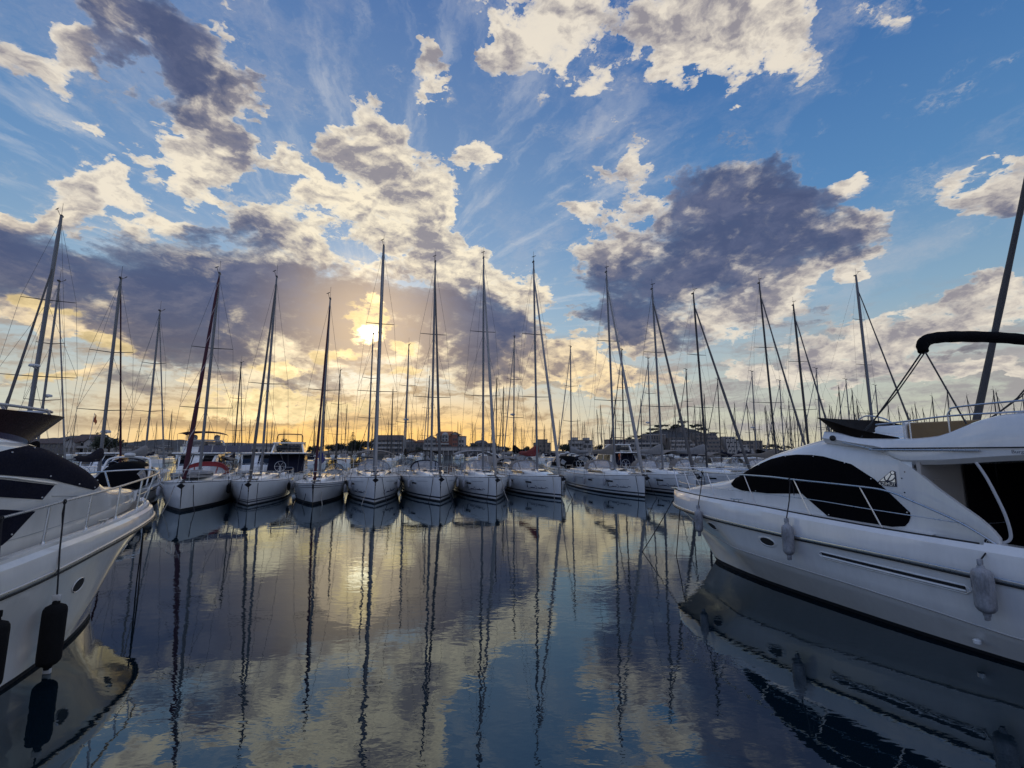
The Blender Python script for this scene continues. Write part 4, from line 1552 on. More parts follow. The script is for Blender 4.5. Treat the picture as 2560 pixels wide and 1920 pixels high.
    grid(bm, [lo, [a.lerp(b, .5) for a, b in zip(lo, hi)], hi])
    grid(bm, [[p + Vector((.012, 0, 0)) for p in lo], [p + Vector((.012, 0, .0)) for p in hi]])
    tube(bm, hi, .012, 5)
    ws = obj('windscreen', bm, 'smoke', fl)
    rail_tube('screen_rail', fl, [(4.98, -1.33, 3.93), (5.15, -1.34, 4.0), (5.45, -1.36, 3.93), (5.62, -1.36, 3.80)], .014)
    # helm and seats under their tan covers
    bm = bmesh.new()
    box(bm, (5.05, .35, 3.62), (.55, 1.5, .42), bev=.08)
    obj('helm_console', bm, 'gel', fl)
    bm = bmesh.new()
    box(bm, (6.32, -.30, 3.66), (1.12, 1.9, .34), bev=.06)
    so = obj('seat', bm, 'seat', fl)
    bm = bmesh.new()
    box(bm, (5.73, -.30, 3.66), (.06, 1.95, .38), bev=.025)
    obj('seat_end', bm, 'gel', so)
    bm = bmesh.new()
    box(bm, (5.5, .5, 3.62), (.45, .6, .45), bev=.08)
    obj('helm_seat', bm, 'gel', fl)
    # rails of the flybridge
    for s in (-1, 1):
        y = s * 1.40
        rail_tube('fly_rail', fl, [(5.32, y, 3.81), (5.88, y, 3.855), (6.49, y, 3.91), (7.42, y, 3.92), (9.3, y, 3.93)], .016)
        rail_tube('fly_rail', fl, [(6.45, y, 3.91), (6.50, y, 4.0), (6.62, y, 4.06), (7.6, y, 4.10), (9.3, y, 4.10)], .016)
        for x, z in ((5.88, 3.855), (6.46, 3.91), (7.6, 4.10)):
            rail_tube('rail_post', fl, [(x, y, I(cz, x) - .02), (x, y, z)], .014, 7)
    # bimini frame with the canvas rolled on its forward bow
    for s in (-1, 1):
        y = s * 1.35
        k = 0.0 if s < 0 else 0.95
        rail_tube('bimini_leg', root, [(5.03 + k, y * 1.04, 3.55 + k * .35), (5.62 + k, y, 4.36), (6.20 + k, y, 5.15)], .015, 8, 'alu_dark', 2)
        rail_tube('bimini_leg', root, [(5.09 + k, y * 1.02, 3.70 + k * .25), (5.68 + k, y * .99, 4.38), (6.24 + k, y, 5.13)], .012, 8, 'alu_dark', 2)
        rail_tube('bimini_leg', root, [(6.68 + k, y, 3.76), (6.24 + k, y, 5.13)], .014, 8, 'alu_dark', 2)
        bm = bmesh.new()
        bmesh.ops.create_uvsphere(bm, u_segments=10, v_segments=6, radius=.045, matrix=Matrix.Translation((6.22 + k, y, 5.17)))
        obj('bimini_joint', bm, 'alu_dark', root)
    pts = curve_pts([(6.22, -1.37, 5.13), (6.20, -1.30, 5.29), (6.25, -1.08, 5.41), (6.42, -.55, 5.47), (6.72, .3, 5.48), (6.98, 1.0, 5.43), (7.13, 1.28, 5.29), (7.17, 1.36, 5.14)], 6)
    bm = bmesh.new()
    tube(bm, pts, [.078 + .030 * min(1, i / 8, (len(pts) - 1 - i) / 8) + .004 * math.sin(i * 1.9) for i in range(len(pts))], 12)
    obj('rolled_bimini', bm, 'black', root)
    # cockpit: bulkhead, dark door, moulded steps, curtain and curved tube
    bm = bmesh.new()
    box(bm, (6.0, 0, 2.42), (.06, 3.1, 1.34))
    obj('saloon_bulkhead', bm, 'beige', root)
    bm = bmesh.new()
    box(bm, (6.03, -1.02, 2.75), (.05, .30, .014))
    box(bm, (6.12, -.98, 2.12), (.22, .46, .035), bev=.008)
    box(bm, (6.16, -.98, 1.93), (.26, .50, .34), bev=.02)
    obj('bulkhead_shelf', bm, 'beige', root)
    bm = bmesh.new()
    grid(bm, [[Vector((6.08 + .03 * math.sin(j * 1.3), lerp(-.02, 1.44, j / 24), z)) for j in range(25)] for z in (1.3, 2.2, 3.10)])
    grid(bm, [[Vector((lerp(6.08, 9.3, j / 24), 1.42 + .03 * math.sin(j * 1.1), z)) for j in range(25)] for z in (1.3, 2.2, 3.10)])
    obj('cockpit_curtain', bm, 'black', root)
    rail_tube('curtain_tube', root, [(6.83, -1.62, 3.10), (6.93, -1.66, 2.9), (7.02, -1.70, 2.66), (7.12, -1.72, 2.3), (7.15, -1.71, 2.02), (7.12, -1.70, 1.9), (7.03, -1.70, 1.84)], .022, 8, 'alu_white')
    bm = bmesh.new()
    box(bm, (8.4, 0, 1.2), (4.1, 3.6, .06))
    obj('cockpit_floor', bm, 'teak', root)
    for s in (-1, 1):
        bm = bmesh.new()
        rows = []
        for i in range(16):
            x = lerp(6.9, 10.5, i / 15)
            e = hl.edge(x, s)
            rows.append([e + Vector((0, 0, 0)), e + Vector((0, -s * .03, .035)), e + Vector((0, -s * .22, .04)), e + Vector((0, -s * .30, 0)), e + Vector((0, -s * .32, -.6))])
        grid(bm, rows)
        obj('cockpit_coaming', bm, 'gel', root)
    # guard rail
    path = [(-1.36, 0, 2.72), (-1.22, .36, 2.72), (-.7, .72, 2.71), (.0, .98, 2.70), (.75, 1.19, 2.69), (1.8, 1.42, 2.685), (3.06, 1.62, 2.68), (3.68, 1.71, 2.655), (5.14, 1.82, 2.595), (5.62, 1.85, 2.54), (5.99, 1.87, 2.40), (6.61, 1.885, 2.12), (7.04, 1.89, 1.83)]
    full = [Vector((x, y, z)) for x, y, z in reversed(path)] + [Vector((x, -y, z)) for x, y, z in path[1:]]
    rail_tube('guard_rail', root, full, .019, 8)
    px, py_, pz = [p[0] for p in path], [p[1] for p in path], [p[2] for p in path]
    for s in (-1, 1):
        mid = [(-1.0, .30, 2.36), (-.79, .53, 2.30), (.1, .92, 2.28), (1.3, 1.3, 2.27), (2.7, 1.55, 2.265), (4.11, 1.75, 2.25), (5.26, 1.83, 2.18), (6.61, 1.88, 2.11)]
        rail_tube('lower_rail', root, [(x, s * y, z) for x, y, z in mid], .009, 6)
        for x in (-.85, .07, 1.25, 2.66, 4.08, 5.46):
            b = hl.edge(x, s, 'sheer', -.07)
            tx = x - .34
            t = Vector((tx, s * interp(px, py_, tx), interp(px, pz, tx)))
            so = rail_tube('stanchion', root, [b, t], .014, 7, 'steel', 1)
            bm = bmesh.new()
            lathe(bm, [(.035, 0), (.035, .012), (.02, .03)], b, 10)
            obj('stanchion_foot', bm, 'steel', so)
        cl = hl.edge(2.0, s, 'sheer', -.10)
        bm = bmesh.new()
        tube(bm, [cl + Vector((-.18, 0, .07)), cl + Vector((.18, 0, .07))], .018, 7)
        for d in (-.07, .07):
            tube(bm, [cl + Vector((d, 0, 0)), cl + Vector((d, 0, .07))], .016, 6)
        obj('mooring_cleat', bm, 'steel', root)
    # anchor roller at the stem
    bm = bmesh.new()
    box(bm, (-1.36, 0, 2.03), (.55, .16, .06), bev=.015)
    obj('bow_roller', bm, 'steel', root)
    fender('pale grey ribbed fender hanging nearest the bow of the white flybridge yacht', root, (.80, -(hl.rub(.8) + .12), 1.70), .70, .105, 'fender', (.72, -1.18, 2.68))
    fender('grey fender hanging amidships on the flybridge yacht, under the black window cover', root, (3.72, -(hl.rub(3.7) + .13), 1.75), .74, .115, 'fender', (3.66, -1.715, 2.64))
    fender('large worn grey fender hung from the gunwale cleat of the flybridge yacht', root, (6.92, -(hl.rub(6.9) + .135), 1.55), .76, .13, 'fender', (6.92, -1.86, 1.86))
    return root, hl


# ---- the yacht on the left of the picture
def left_yacht():
    root = placed('motor_yacht', (-9.5, 10.5), 180 - 8)
    root.rotation_euler.z = R(8 - 90)
    tag(root, 'cream motor yacht bow with navy windscreen cover and dark red smoked flybridge screen', 'motor yacht')
    hl = MotorHull(11.0,
                   ([-1.75, -1.65, -1.4, -1.0, -.4, .3, 1.2, 2.4, 4, 6, 8, 11], [0, .28, .58, .88, 1.18, 1.42, 1.64, 1.85, 2.02, 2.1, 2.12, 2.08]),
                   ([-1.75, -.4, 2.1, 3.15, 4.3, 6, 11], [1.80, 1.75, 1.56, 1.45, 1.36, 1.30, 1.2]),
                   ([-1.75, -.8, .4, 1.4, 2.4, 3.4, 4.2, 6, 11], [2.04, 2.0, 1.95, 1.90, 1.85, 1.80, 1.74, 1.66, 1.5]),
                   ([0, .37, 1.6, 3.0, 4.1, 6, 11], [0, .60, 1.27, 1.70, 1.92, 2.0, 2.0]),
                   ([-.9, .4, 2, 4, 6, 11], [1.0, .82, .62, .48, .40, .3]), -1.75)
    ho = obj('hull', hl.mesh(), ['anti', 'gel_cream'], root, 32)
    hl.bvh = bvh_of(ho)
    bm = bmesh.new()
    rows = []
    for i in range(34):
        a = hl.pt('sheer', i / 33, 1)
        rows.append([Vector((a.x, a.y * t * .985, a.z - .03 + .04 * (1 - t * t) * min(1, a.y))) for t in (-1, -.7, -.35, 0, .35, .7, 1)])
    grid(bm, rows)
    obj('deck', bm, 'teak', root)
    us = [i / 40 for i in range(41)]
    for s in (-1, 1):
        bm = bmesh.new()
        tube(bm, [hl.pt('rub', u, s, .012) for u in us], .035, 8, flat=.7)
        obj('rubbing_strake', bm, 'steel', ho)
        bm = bmesh.new()
        tube(bm, [hl.pt('rub', u, s, .006) - Vector((0, 0, .045)) for u in us], .024, 6)
        obj('strake_seal', bm, 'rubber', ho)
        # rounded white gunwale
        bm = bmesh.new()
        rr = []
        for u in us:
            p = hl.pt('sheer', u, s)
            k = min(1, p.y * s / .35)
            rr.append([p + Vector((0, 0, -.02)), p + Vector((0, -s * .01 * k, .045)), p + Vector((0, -s * .08 * k, .06)), p + Vector((0, -s * .15 * k, .05)), p + Vector((0, -s * .16 * k, -.04))])
        grid(bm, rr)
        obj('gunwale', bm, 'gel_cream', ho)
        porthole(ho, hl, 2.5, 1.03, s, .15, .105, -.10, 1.12, 'gel_cream')
        porthole(ho, hl, .75, 1.27, s, .14, .095, -.14, 1.12, 'gel_cream')
    cab = Cabin(([-1.45, -1.2, -.9, -.2, .6, 1.3, 2.2, 3.2, 5, 9], [.05, .28, .45, .76, 1.02, 1.20, 1.38, 1.50, 1.62, 1.65]),
                ([-1.45, -1.25, -1.0, -.2, .6, 1.0, 1.38, 1.78, 2.21, 2.69, 3.14, 3.6, 4.06, 5, 9], [1.98, 2.22, 2.36, 2.46, 2.54, 2.60, 2.76, 2.99, 3.17, 3.35, 3.48, 3.55, 3.59, 3.6, 3.55]),
                ([-1.5, 0, 2, 4, 9], [1.94, 1.93, 1.85, 1.76, 1.6]), 15.0, .30)
    co = obj('superstructure', cab.mesh(-1.45, 9.0, 60), 'gel_cream', root, 40)
    T = [(1.42, 2.70), (1.45, 2.76), (1.88, 2.99), (2.23, 3.13), (2.75, 3.28), (3.3, 3.385), (3.82, 3.32), (4.4, 3.2), (5.5, 3.05)]
    B = [(1.42, 2.68), (1.55, 2.59), (1.70, 2.555), (2.28, 2.67), (3.04, 2.84), (3.95, 2.95), (5.5, 3.0)]
    for s in (-1, 1):
        wc = obj('window_cover', cab.patch(T, B, s, .016, 1.42, 5.5, 50), 'navy', co)
        studs(wc, cab, [(1.50, 2.72), (1.87, 2.94), (2.2, 3.08), (2.75, 3.23), (3.3, 3.34), (3.82, 3.27), (2.25, 2.70), (3.02, 2.88), (1.72, 2.60)], s, .024)
        wc = obj('window_cover', cab.patch([(2.89, 2.725), (3.94, 2.885), (5.5, 3.0)], [(2.89, 2.72), (3.11, 2.515), (3.9, 2.63), (5.5, 2.75)], s, .012, 2.89, 5.5, 30), 'navy', co)
        studs(wc, cab, [(3.14, 2.55)], s, .02)
        rail_tube('window_moulding', co, [cab.pt(x, interp([2.8, 3.94, 5.5], [2.74, 2.92, 3.03], x), s, .012) for x in (2.84, 3.2, 3.6, 4.0, 5.4)], .016, 6, 'gel_cream', 2)
        wc = obj('window_cover', cab.patch([(3.23, 2.345), (3.86, 2.45), (5.2, 2.6)], [(3.23, 2.335), (3.62, 2.02), (3.78, 1.93), (5.2, 1.9)], s, .012, 3.23, 5.2, 30), 'navy', co)
        studs(wc, cab, [(3.64, 2.06)], s, .02)
        rail_tube('moulding_line', co, [cab.pt(x, z, s, .002) for x, z in ((-.9, 2.16), (0, 2.12), (1.7, 2.09), (3.3, 1.99), (5, 1.93))], .008, 5, 'deck_shade', 3)
        rail_tube('moulding_line', co, [cab.pt(x, z, s, .002) for x, z in ((.6, 2.40), (1.9, 2.46), (2.9, 2.55))], .007, 5, 'deck_shade', 3)
    # smoked flybridge screen: a dark U that leans out over the roof, with a pale rail on top
    U = [(5.7, 1.42), (4.7, 1.42), (3.85, 1.38), (3.1, 1.16), (2.68, .75), (2.52, 0)]
    U = U + [(x, -y) for x, y in reversed(U[:-1])]
    zb = lambda x: smoothi([2.2, 2.69, 3.14, 3.6, 4.06, 6], [3.20, 3.38, 3.50, 3.56, 3.60, 3.6], x)
    lo = curve_pts([(x, y, zb(x) - .02) for x, y in U], 5)
    hi = curve_pts([(x - .55 * max(0, min(1, (4.8 - x) / 1.6)), y * 1.06, 3.88 + .01 * (x - 2.3)) for x, y in U], 5)
    bm = bmesh.new()
    grid(bm, [lo, [a.lerp(b, .5) for a, b in zip(lo, hi)], hi])
    grid(bm, [[p + Vector((.02, 0, 0)) for p in lo], [p + Vector((.02, 0, 0)) for p in hi]])
    sc = obj('flybridge_screen', bm, 'smoke_red', root)
    bm = bmesh.new()
    tube(bm, [p + Vector((.28, 0, .07)) * 1 for p in hi if p.x > 2.35], .022, 8)
    obj('screen_rail', bm, 'alu_white', sc)
    for y in (-1.3, 1.3):
        for x in (2.9, 3.7):
            rail_tube('rail_bracket', sc, [(x, y, 3.86), (x + .12, y, 3.98)], .02, 6, 'alu_white', 1)
    # guard rail
    path = [(-1.95, 0, 2.80), (-1.85, .30, 2.79), (-1.5, .62, 2.77), (-1.0, .86, 2.73), (-.3, 1.08, 2.68), (.5, 1.28, 2.63), (1.34, 1.46, 2.57), (2.2, 1.61, 2.52), (2.96, 1.71, 2.47), (4.2, 1.83, 2.37), (5.6, 1.9, 2.28)]
    full = [Vector((x, y, z)) for x, y, z in reversed(path)] + [Vector((x, -y, z)) for x, y, z in path[1:]]
    rail_tube('guard_rail', root, full, .021, 8)
    px, py_, pz = [p[0] for p in path], [p[1] for p in path], [p[2] for p in path]
    for s in (-1, 1):
        for x in (-1.45, -.75, .12, 1.22, 2.26, 3.31, 4.4):
            b = hl.edge(x, s, 'sheer', -.10) + Vector((0, 0, .05))
            tx = x - .04
            so = rail_tube('stanchion', root, [b, (tx, s * interp(px, py_, tx), interp(px, pz, tx))], .019, 8, 'steel', 1)
            bm = bmesh.new()
            lathe(bm, [(.04, 0), (.04, .014), (.024, .04)], b, 10)
            obj('stanchion_foot', bm, 'steel', so)
        rail_tube('lower_rail', root, [(-1.5, s * .5, 2.36), (-.75, s * .84, 2.34), (.12, s * 1.12, 2.30)], .010, 6)
        cl = hl.edge(1.72, s, 'sheer', -.09) + Vector((0, 0, .05))
        bm = bmesh.new()
        tube(bm, [cl + Vector((-.13, 0, .06)), cl + Vector((-.05, 0, .055)), cl + Vector((.05, 0, .055)), cl + Vector((.13, 0, .06))], .016, 7)
        for d in (-.05, .05):
            tube(bm, [cl + Vector((d, 0, 0)), cl + Vector((d, 0, .06))], .016, 6)
        obj('mooring_cleat', bm, 'steel', root)
    fender('black covered fender with pale tip hanging near the bow of the cream motor yacht', root, (3.40, hl.rub(3.4) + .13, 1.04), .98, .145, 'fender_black', (2.97, 1.73, 2.46), 'fender_tip')
    fender('black covered fender cut by the left edge, aft of the pale tipped one', root, (4.46, hl.rub(4.4) + .13, 1.15), .95, .145, 'fender_black', (4.2, 1.85, 2.36), 'fender_black')
    return root, hl


RY, RYH = right_yacht()
LY, LYH = left_yacht()


# ---------------------------------------------------------------- other boats
def make_small_yacht(label, group, hullmat='gel', canvas='navy', cover='grey_canvas', hood=True, L=11.0, genoa='genoa_white', mastmat='alu', radar=None, bim=None):
    """a second row yacht: fewer parts, all of them visible above the row in front"""
    root = empty('sailing_yacht')
    tag(root, label, 'sailboat', group)
    h = Hull(L, 3.5, 1.25, 1.1, .2)
    obj('hull', h.mesh([(.1, 0), (9, 1)]), ['anti', hullmat], root, 40)
    obj('deck', h.deck(), 'deck', root)
    obj('coachroof', cabin_mesh(h, L * .2, L * .64, .3, 1.0, .42), 'gel', root, 50)
    if hood:
        sprayhood(root, L * .64, 1.6, 1.05, .75, canvas)
    if bim:
        bimini(root, L * .72, L * .97, 2.95, 1.4, bim)
    mx = L * .40
    at, mo = mast_part(root, mx, 1.3, 15, .10, mastmat, ((.36, 1.15, .2), (.66, .9, .15)), .02, radar=radar)
    rig_parts(root, at, h, mx, 1.45, ((.36, 1.15, .2), (.66, .9, .15)), .96, L, r=.010, furl=(genoa, .08), bow_x=.2)
    boom_part(root, mx, 2.55, L * .38, cover, 1.0, .15, .05)
    bm = bmesh.new()
    for s in (-1, 1):
        tube(bm, [(L * .72, s * 1.55, 1.1), (L * .72, s * 1.55, 1.75), (L * .97, s * 1.3, 1.8), (L * .985, s * .55, 1.8), (L * .985, s * .55, 1.1)], .016, 5)
        tube(bm, [(L * .97, s * 1.3, 1.1), (L * .97, s * 1.3, 1.8)], .014, 5)
    tube(bm, [(L * .985, -.55, 1.45), (L * .985, .55, 1.45)], .012, 5)
    obj('pushpit', bm, 'steel', root)
    bm = bmesh.new()
    c = Vector((L * .88, 0, 1.75))
    tube(bm, [c + Vector((0, .42 * math.cos(a), .42 * math.sin(a))) for a in [2 * PI * q / 14 for q in range(15)]], .018, 5)
    tube(bm, [c, c + Vector((.1, 0, -.8))], .07, 6)
    obj('steering_wheel', bm, 'steel', root)
    return root


def far_boat_mesh(name, L, H, beam, spread, cover, lean=.02):
    """a whole moored sailing boat as seen from far off: hull, cabin, mast, boom and sail in one piece"""
    bm = bmesh.new()
    h = Hull(L, beam, 1.2, 1.05, .2)
    b2 = h.mesh([(.1, 0), (9, 1)])
    me = bpy.data.meshes.new('tmp')
    b2.to_mesh(me)
    b2.free()
    bm.from_mesh(me)
    bpy.data.meshes.remove(me)
    grid(bm, [[Vector((x, h.half(x, h.sheer(x)) * t, h.sheer(x))) for t in (-1, 0, 1)] for x in [L * q / 8 for q in range(9)]], lambda i, j: 1)
    box(bm, (L * .42, 0, 1.45), (L * .42, beam * .5, .5), 1, bev=.12)
    box(bm, (L * .68, 0, 1.85), (L * .10, beam * .55, .7), 3, bev=.15)
    m0 = len(bm.faces)
    base, top = Vector((L * .4, 0, 1.2)), Vector((L * .4 + H * lean, 0, H))
    tube(bm, [base, base.lerp(top, .6), top], [.10, .10, .07], 7, 2)
    for t, w in spread:
        p = base.lerp(top, t)
        tube(bm, [p + Vector((.1, -w, .05)), p, p + Vector((.1, w, .05))], .035, 5, 2)
    tube(bm, [(L * .03, 0, 1.4), base.lerp(top, .55) * .5 + Vector((L * .03, 0, 1.4)) * .5, base.lerp(top, .95)], [.07, .07, .03], 6, 2)
    for s in (-1, 1):
        tube(bm, [(L * .42, s * beam * .45, 1.2), base.lerp(top, spread[0][0]) + Vector((.1, s * spread[0][1], .05)), base.lerp(top, .98)], .014, 4, 2, ends=False)
    tube(bm, [(L * .98, 0, 1.2), base.lerp(top, .995)], .012, 4, 2, ends=False)
    tube(bm, [(L * .41, 0, 2.5), (L * .55, 0, 2.55), (L * .8, 0, 2.6)], [.30, .20, .12], 8, 3)
    tube(bm, [top, top + Vector((0, 0, .7))], .015, 4, 2)
    tube(bm, [top + Vector((-.4, .1, .2)), top + Vector((.1, -.05, .15))], .03, 4, 2)
    o = obj(name, bm, ['anti', 'gel', 'alu_dark', cover], None, 40)
    return o


def make_cruiser(pos, aft, label, style, L=9.0, beam=3.1, hullmat='gel', canvas='black', scale=1.0, name='motor_cruiser', group=None):
    root = placed(name, pos, aft)
    tag(root, label, 'motor boat', group)
    h = Hull(L, beam, 1.45, 1.05, .7, .06)
    ho = obj('hull', h.mesh([(.1, 0), (9, 1)]), ['anti', hullmat], root, 40)
    obj('deck', h.deck(), 'deck', root)
    for s in (-1, 1):
        bm = bmesh.new()
        tube(bm, [h.pt(x * L, h.sheer(x * L) - .18, s, .01) for x in (0, .02, .05, .1, .2, .34, .5, .7, .85, 1)], .035, 6)
        obj('rubbing_strake', bm, 'rubber', ho)
    w = beam * .40
    bm = bmesh.new()
    z = 1.3
    path = [(L * .45, w * 1.02, z + .75), (L * .2, w * .8, z + .75), (L * .03, .2, z + .8)]
    tube(bm, curve_pts([(x, -y, zz) for x, y, zz in path] + [(x, y, zz) for x, y, zz in reversed(path)], 4), .018, 6)
    for s in (-1, 1):
        for x in (.08, .2, .33, .45):
            yy = interp([.03, .2, .45], [.2, w * .8, w * 1.02], x)
            tube(bm, [(x * L, s * yy, h.sheer(x * L)), (x * L, s * yy, z + .76)], .015, 5)
    obj('bow_rail', bm, 'steel', root)
    if style == 'canvas':
        obj('foredeck_cabin', cabin_mesh(h, L * .12, L * .45, .3, w, .5), 'gel', root, 50)
        r0, r1 = arch_row(L * .36, w, 1.55, .08), arch_row(L * .50, w * 1.04, 1.45, 1.0)
        bm = bmesh.new()
        grid(bm, [r0, [a.lerp(b, .5) for a, b in zip(r0, r1)], r1])
        obj('windscreen', bm, 'vinyl', root)
        bm = bmesh.new()
        for j in (0, 3, 6, 9, 12):
            tube(bm, [r0[j], r1[j]], .03, 5)
        tube(bm, r1, .035, 6)
        obj('windscreen_frame', bm, 'steel', root)
        rows = [r1, arch_row(L * .60, w * 1.06, 1.40, 1.25), arch_row(L * .78, w * 1.06, 1.3, 1.30), arch_row(L * .93, w * 1.02, 1.15, 1.0), arch_row(L * .99, w * .98, 1.1, .15)]
        bm = bmesh.new()
        grid(bm, rows)
        cv = obj('canopy', bm, canvas, root, 60)
        for s, js in ((-1, (1, 2, 3)), (1, (11, 10, 9))):
            for a, b in ((0, 1), (1, 2), (2, 3)):
                bm = bmesh.new()
                g = []
                for t in (.12, .5, .88):
                    g.append([rows[a][j].lerp(rows[b][j], t) + Vector((0, s * .02, 0)) for j in js])
                grid(bm, g)
                obj('canopy_window', bm, 'vinyl', cv)
        bm = bmesh.new()
        tube(bm, curve_pts([(L * .80, -w * 1.05, 1.2), (L * .72, -w * 1.02, 2.4), (L * .70, -w * .7, 2.85), (L * .70, w * .7, 2.85), (L * .72, w * 1.02, 2.4), (L * .80, w * 1.05, 1.2)], 5), .06, 8)
        ao = obj('radar_arch', bm, 'gel', root)
        bm = bmesh.new()
        lathe(bm, [(.02, 0), (.26, .03), (.28, .1), (.24, .2), (.02, .24)], (L * .70, 0, 2.93), 14)
        obj('radar', bm, 'radome', ao)
    else:
        # saloon with raked screen, side windows and a hardtop
        cabn = bmesh.new()
        x0, x1, xb = L * .26, L * .38, L * .80
        sec = lambda x, hw, zt: [Vector((x, -hw, 1.2)), Vector((x, -hw * .97, lerp(1.2, zt, .5))), Vector((x, -hw * .90, zt)), Vector((x, 0, zt + .06)), Vector((x, hw * .90, zt)), Vector((x, hw * .97, lerp(1.2, zt, .5))), Vector((x, hw, 1.2))]
        rows = [sec(x0, w * .75, 1.75), sec(x0 + .02, w * .78, 1.8), sec(x1 + .35, w, 2.9), sec(xb, w * 1.02, 2.95)]
        vs = grid(cabn, rows)
        cap(cabn, vs[0])
        cap(cabn, vs[-1])
        sa = obj('saloon', cabn, 'gel', root, 30)
        for y0, y1 in ((-.70, -.26), (-.22, .22), (.26, .70)):
            bm = bmesh.new()
            f = lambda t, y: Vector((lerp(x0 + .02, x1 + .35, t) - .02, y * lerp(w * .95, w * 1.1, t), lerp(1.8, 2.9, t) + .045 * (1 - abs(y))))
            grid(bm, [[f(.10, y0), f(.10, y1)], [f(.92, y0), f(.92, y1)]])
            obj('window', bm, 'glass', sa)
        for s in (-1, 1):
            for a, b in ((.02, .40), (.45, .95)):
                bm = bmesh.new()
                xa, xc = lerp(x1 + .45, xb - .3, a), lerp(x1 + .45, xb - .3, b)
                prism(bm, [(xa - .35 * (a < .1), s * w * .985, 1.95), (xc, s * w * 1.0, 1.95), (xc, s * w * .93, 2.75), (xa + .1, s * w * .93, 2.75)], (0, s * .02, 0))
                obj('window', bm, 'glass', sa)
        bm = bmesh.new()
        box(bm, (lerp(x1, L * .93, .5), 0, 3.04), (L * .93 - x1 + .2, beam * .93, .12), bev=.05)
        obj('hardtop', bm, 'gel', root)
        if 'fly' in style:
            bm = bmesh.new()
            prof = [(L * .46, .72), (L * .42, .35), (L * .44, 0)]
            pts = [(L * .80, w * .95), (L * .52, w * .95), (L * .45, w * .7), (L * .43, 0)]
            pts = [(x, -y) for x, y in pts] + [(x, y) for x, y in reversed(pts[:-1])]
            lo = [Vector((x, y, 3.1)) for x, y in pts]
            hi = [Vector((x - .12, y * 1.03, 3.65)) for x, y in pts]
            grid(bm, [lo, hi, [p + Vector((.08, 0, 0)) * 1 - Vector((0, p.y * .06, 0)) for p in hi], [p + Vector((.15, 0, 0)) - Vector((0, p.y * .1, 0)) for p in lo]])
            fo = obj('flybridge', bm, 'gel', root)
            bm = bmesh.new()
            tube(bm, curve_pts([(L * .78, -w * .95, 3.1), (L * .70, -w * .9, 4.1), (L * .69, -w * .6, 4.3), (L * .69, w * .6, 4.3), (L * .70, w * .9, 4.1), (L * .78, w * .95, 3.1)], 4), .08, 8)
            ao = obj('radar_arch', bm, 'gel', root)
            for y in (-w * .55, w * .55):
                bm = bmesh.new()
                lathe(bm, [(.16, 0), (.27, .08), (.28, .3), (.2, .46), (.02, .52)], (L * .69, y, 4.36), 14)
                obj('satellite_dome', bm, 'radome', ao)
            bimini(root, L * .40, L * .78, 5.1, w * 1.05, canvas, .25)
        if 'back' in style:
            bm = bmesh.new()
            rows = [[Vector((L * .82 + .14 * L * t, u * w * (1.0 + .02 * math.sin(9 * u)), lerp(2.95, 1.2, t))) for u in (-1, -.66, -.33, 0, .33, .66, 1)] for t in (0, .5, 1)]
            grid(bm, rows)
            obj('stern_curtain', bm, canvas, root)
            bm = bmesh.new()
            box(bm, (L * .815, 0, 3.55), (.05, w * 1.35, .42), bev=.02)
            obj('window', bm, 'glass', root)
            bm = bmesh.new()
            prism(bm, [(L * .55, -w * .95, 3.1), (L * .83, -w * .95, 3.1), (L * .80, -w * .80, 4.0), (L * .62, -w * .80, 4.0)], (0, w * .08, 0))
            prism(bm, [(L * .55, w * .95, 3.1), (L * .83, w * .95, 3.1), (L * .80, w * .80, 4.0), (L * .62, w * .80, 4.0)], (0, -w * .08, 0))
            box(bm, (L * .71, 0, 4.03), (L * .22, w * 1.75, .10), bev=.04)
            obj('roof_arch', bm, 'gel', root)
            bm = bmesh.new()
            tube(bm, curve_pts([(L * .70, -w * .75, 4.05), (L * .70, -w * .72, 4.75), (L * .70, -w * .5, 4.9), (L * .70, w * .5, 4.9), (L * .70, w * .72, 4.75), (L * .70, w * .75, 4.05)], 4), .05, 8)
            obj('rolled_bimini', bm, 'wine', root)
    return root


make_cruiser((-25.7, 33.6), 155, 'cream sports cruiser under a black canopy with clear windows, beside the red sprayhood yacht', 'canvas', L=8.2, beam=2.7, hullmat='gel_cream', name='motor_cruiser')
make_cruiser((-28.0, 40.4), -25, 'white flybridge cruiser with two satellite domes and brown bimini behind the red sprayhood yacht', 'hardtop fly', L=11, beam=4.4, canvas='wine')
make_cruiser((-24.0, 43.0), -22, 'white hardtop cruiser with dark saloon windows behind the double striped yacht', 'hardtop', L=9.5, beam=4.0)
make_cruiser((-25.0, 54.0), 160, 'white cruiser showing a navy stern curtain and rolled red bimini above the blue cover sloop', 'hardtop back', L=11, beam=3.9, canvas='navy')
make_cruiser((-36.5, 40.0), -28, 'white hardtop boat peeping over the navy windscreen cover at the left', 'hardtop', L=9, beam=3.6)
make_cruiser((5.0, 66.0), 163, 'white motor cruiser with black canopy seen stern on through the gap', 'canvas', L=10, beam=3.4)
make_cruiser((11.5, 66.5), 163, 'white cabin cruiser stern on behind the broadside yacht sprayhood', 'hardtop back', L=10, beam=3.6, canvas='navy')
make_cruiser((-5.0, 64.0), 163, 'white sports cruiser with taupe canopy behind the black bimini yacht', 'canvas', L=10, beam=3.4, canvas='taupe')

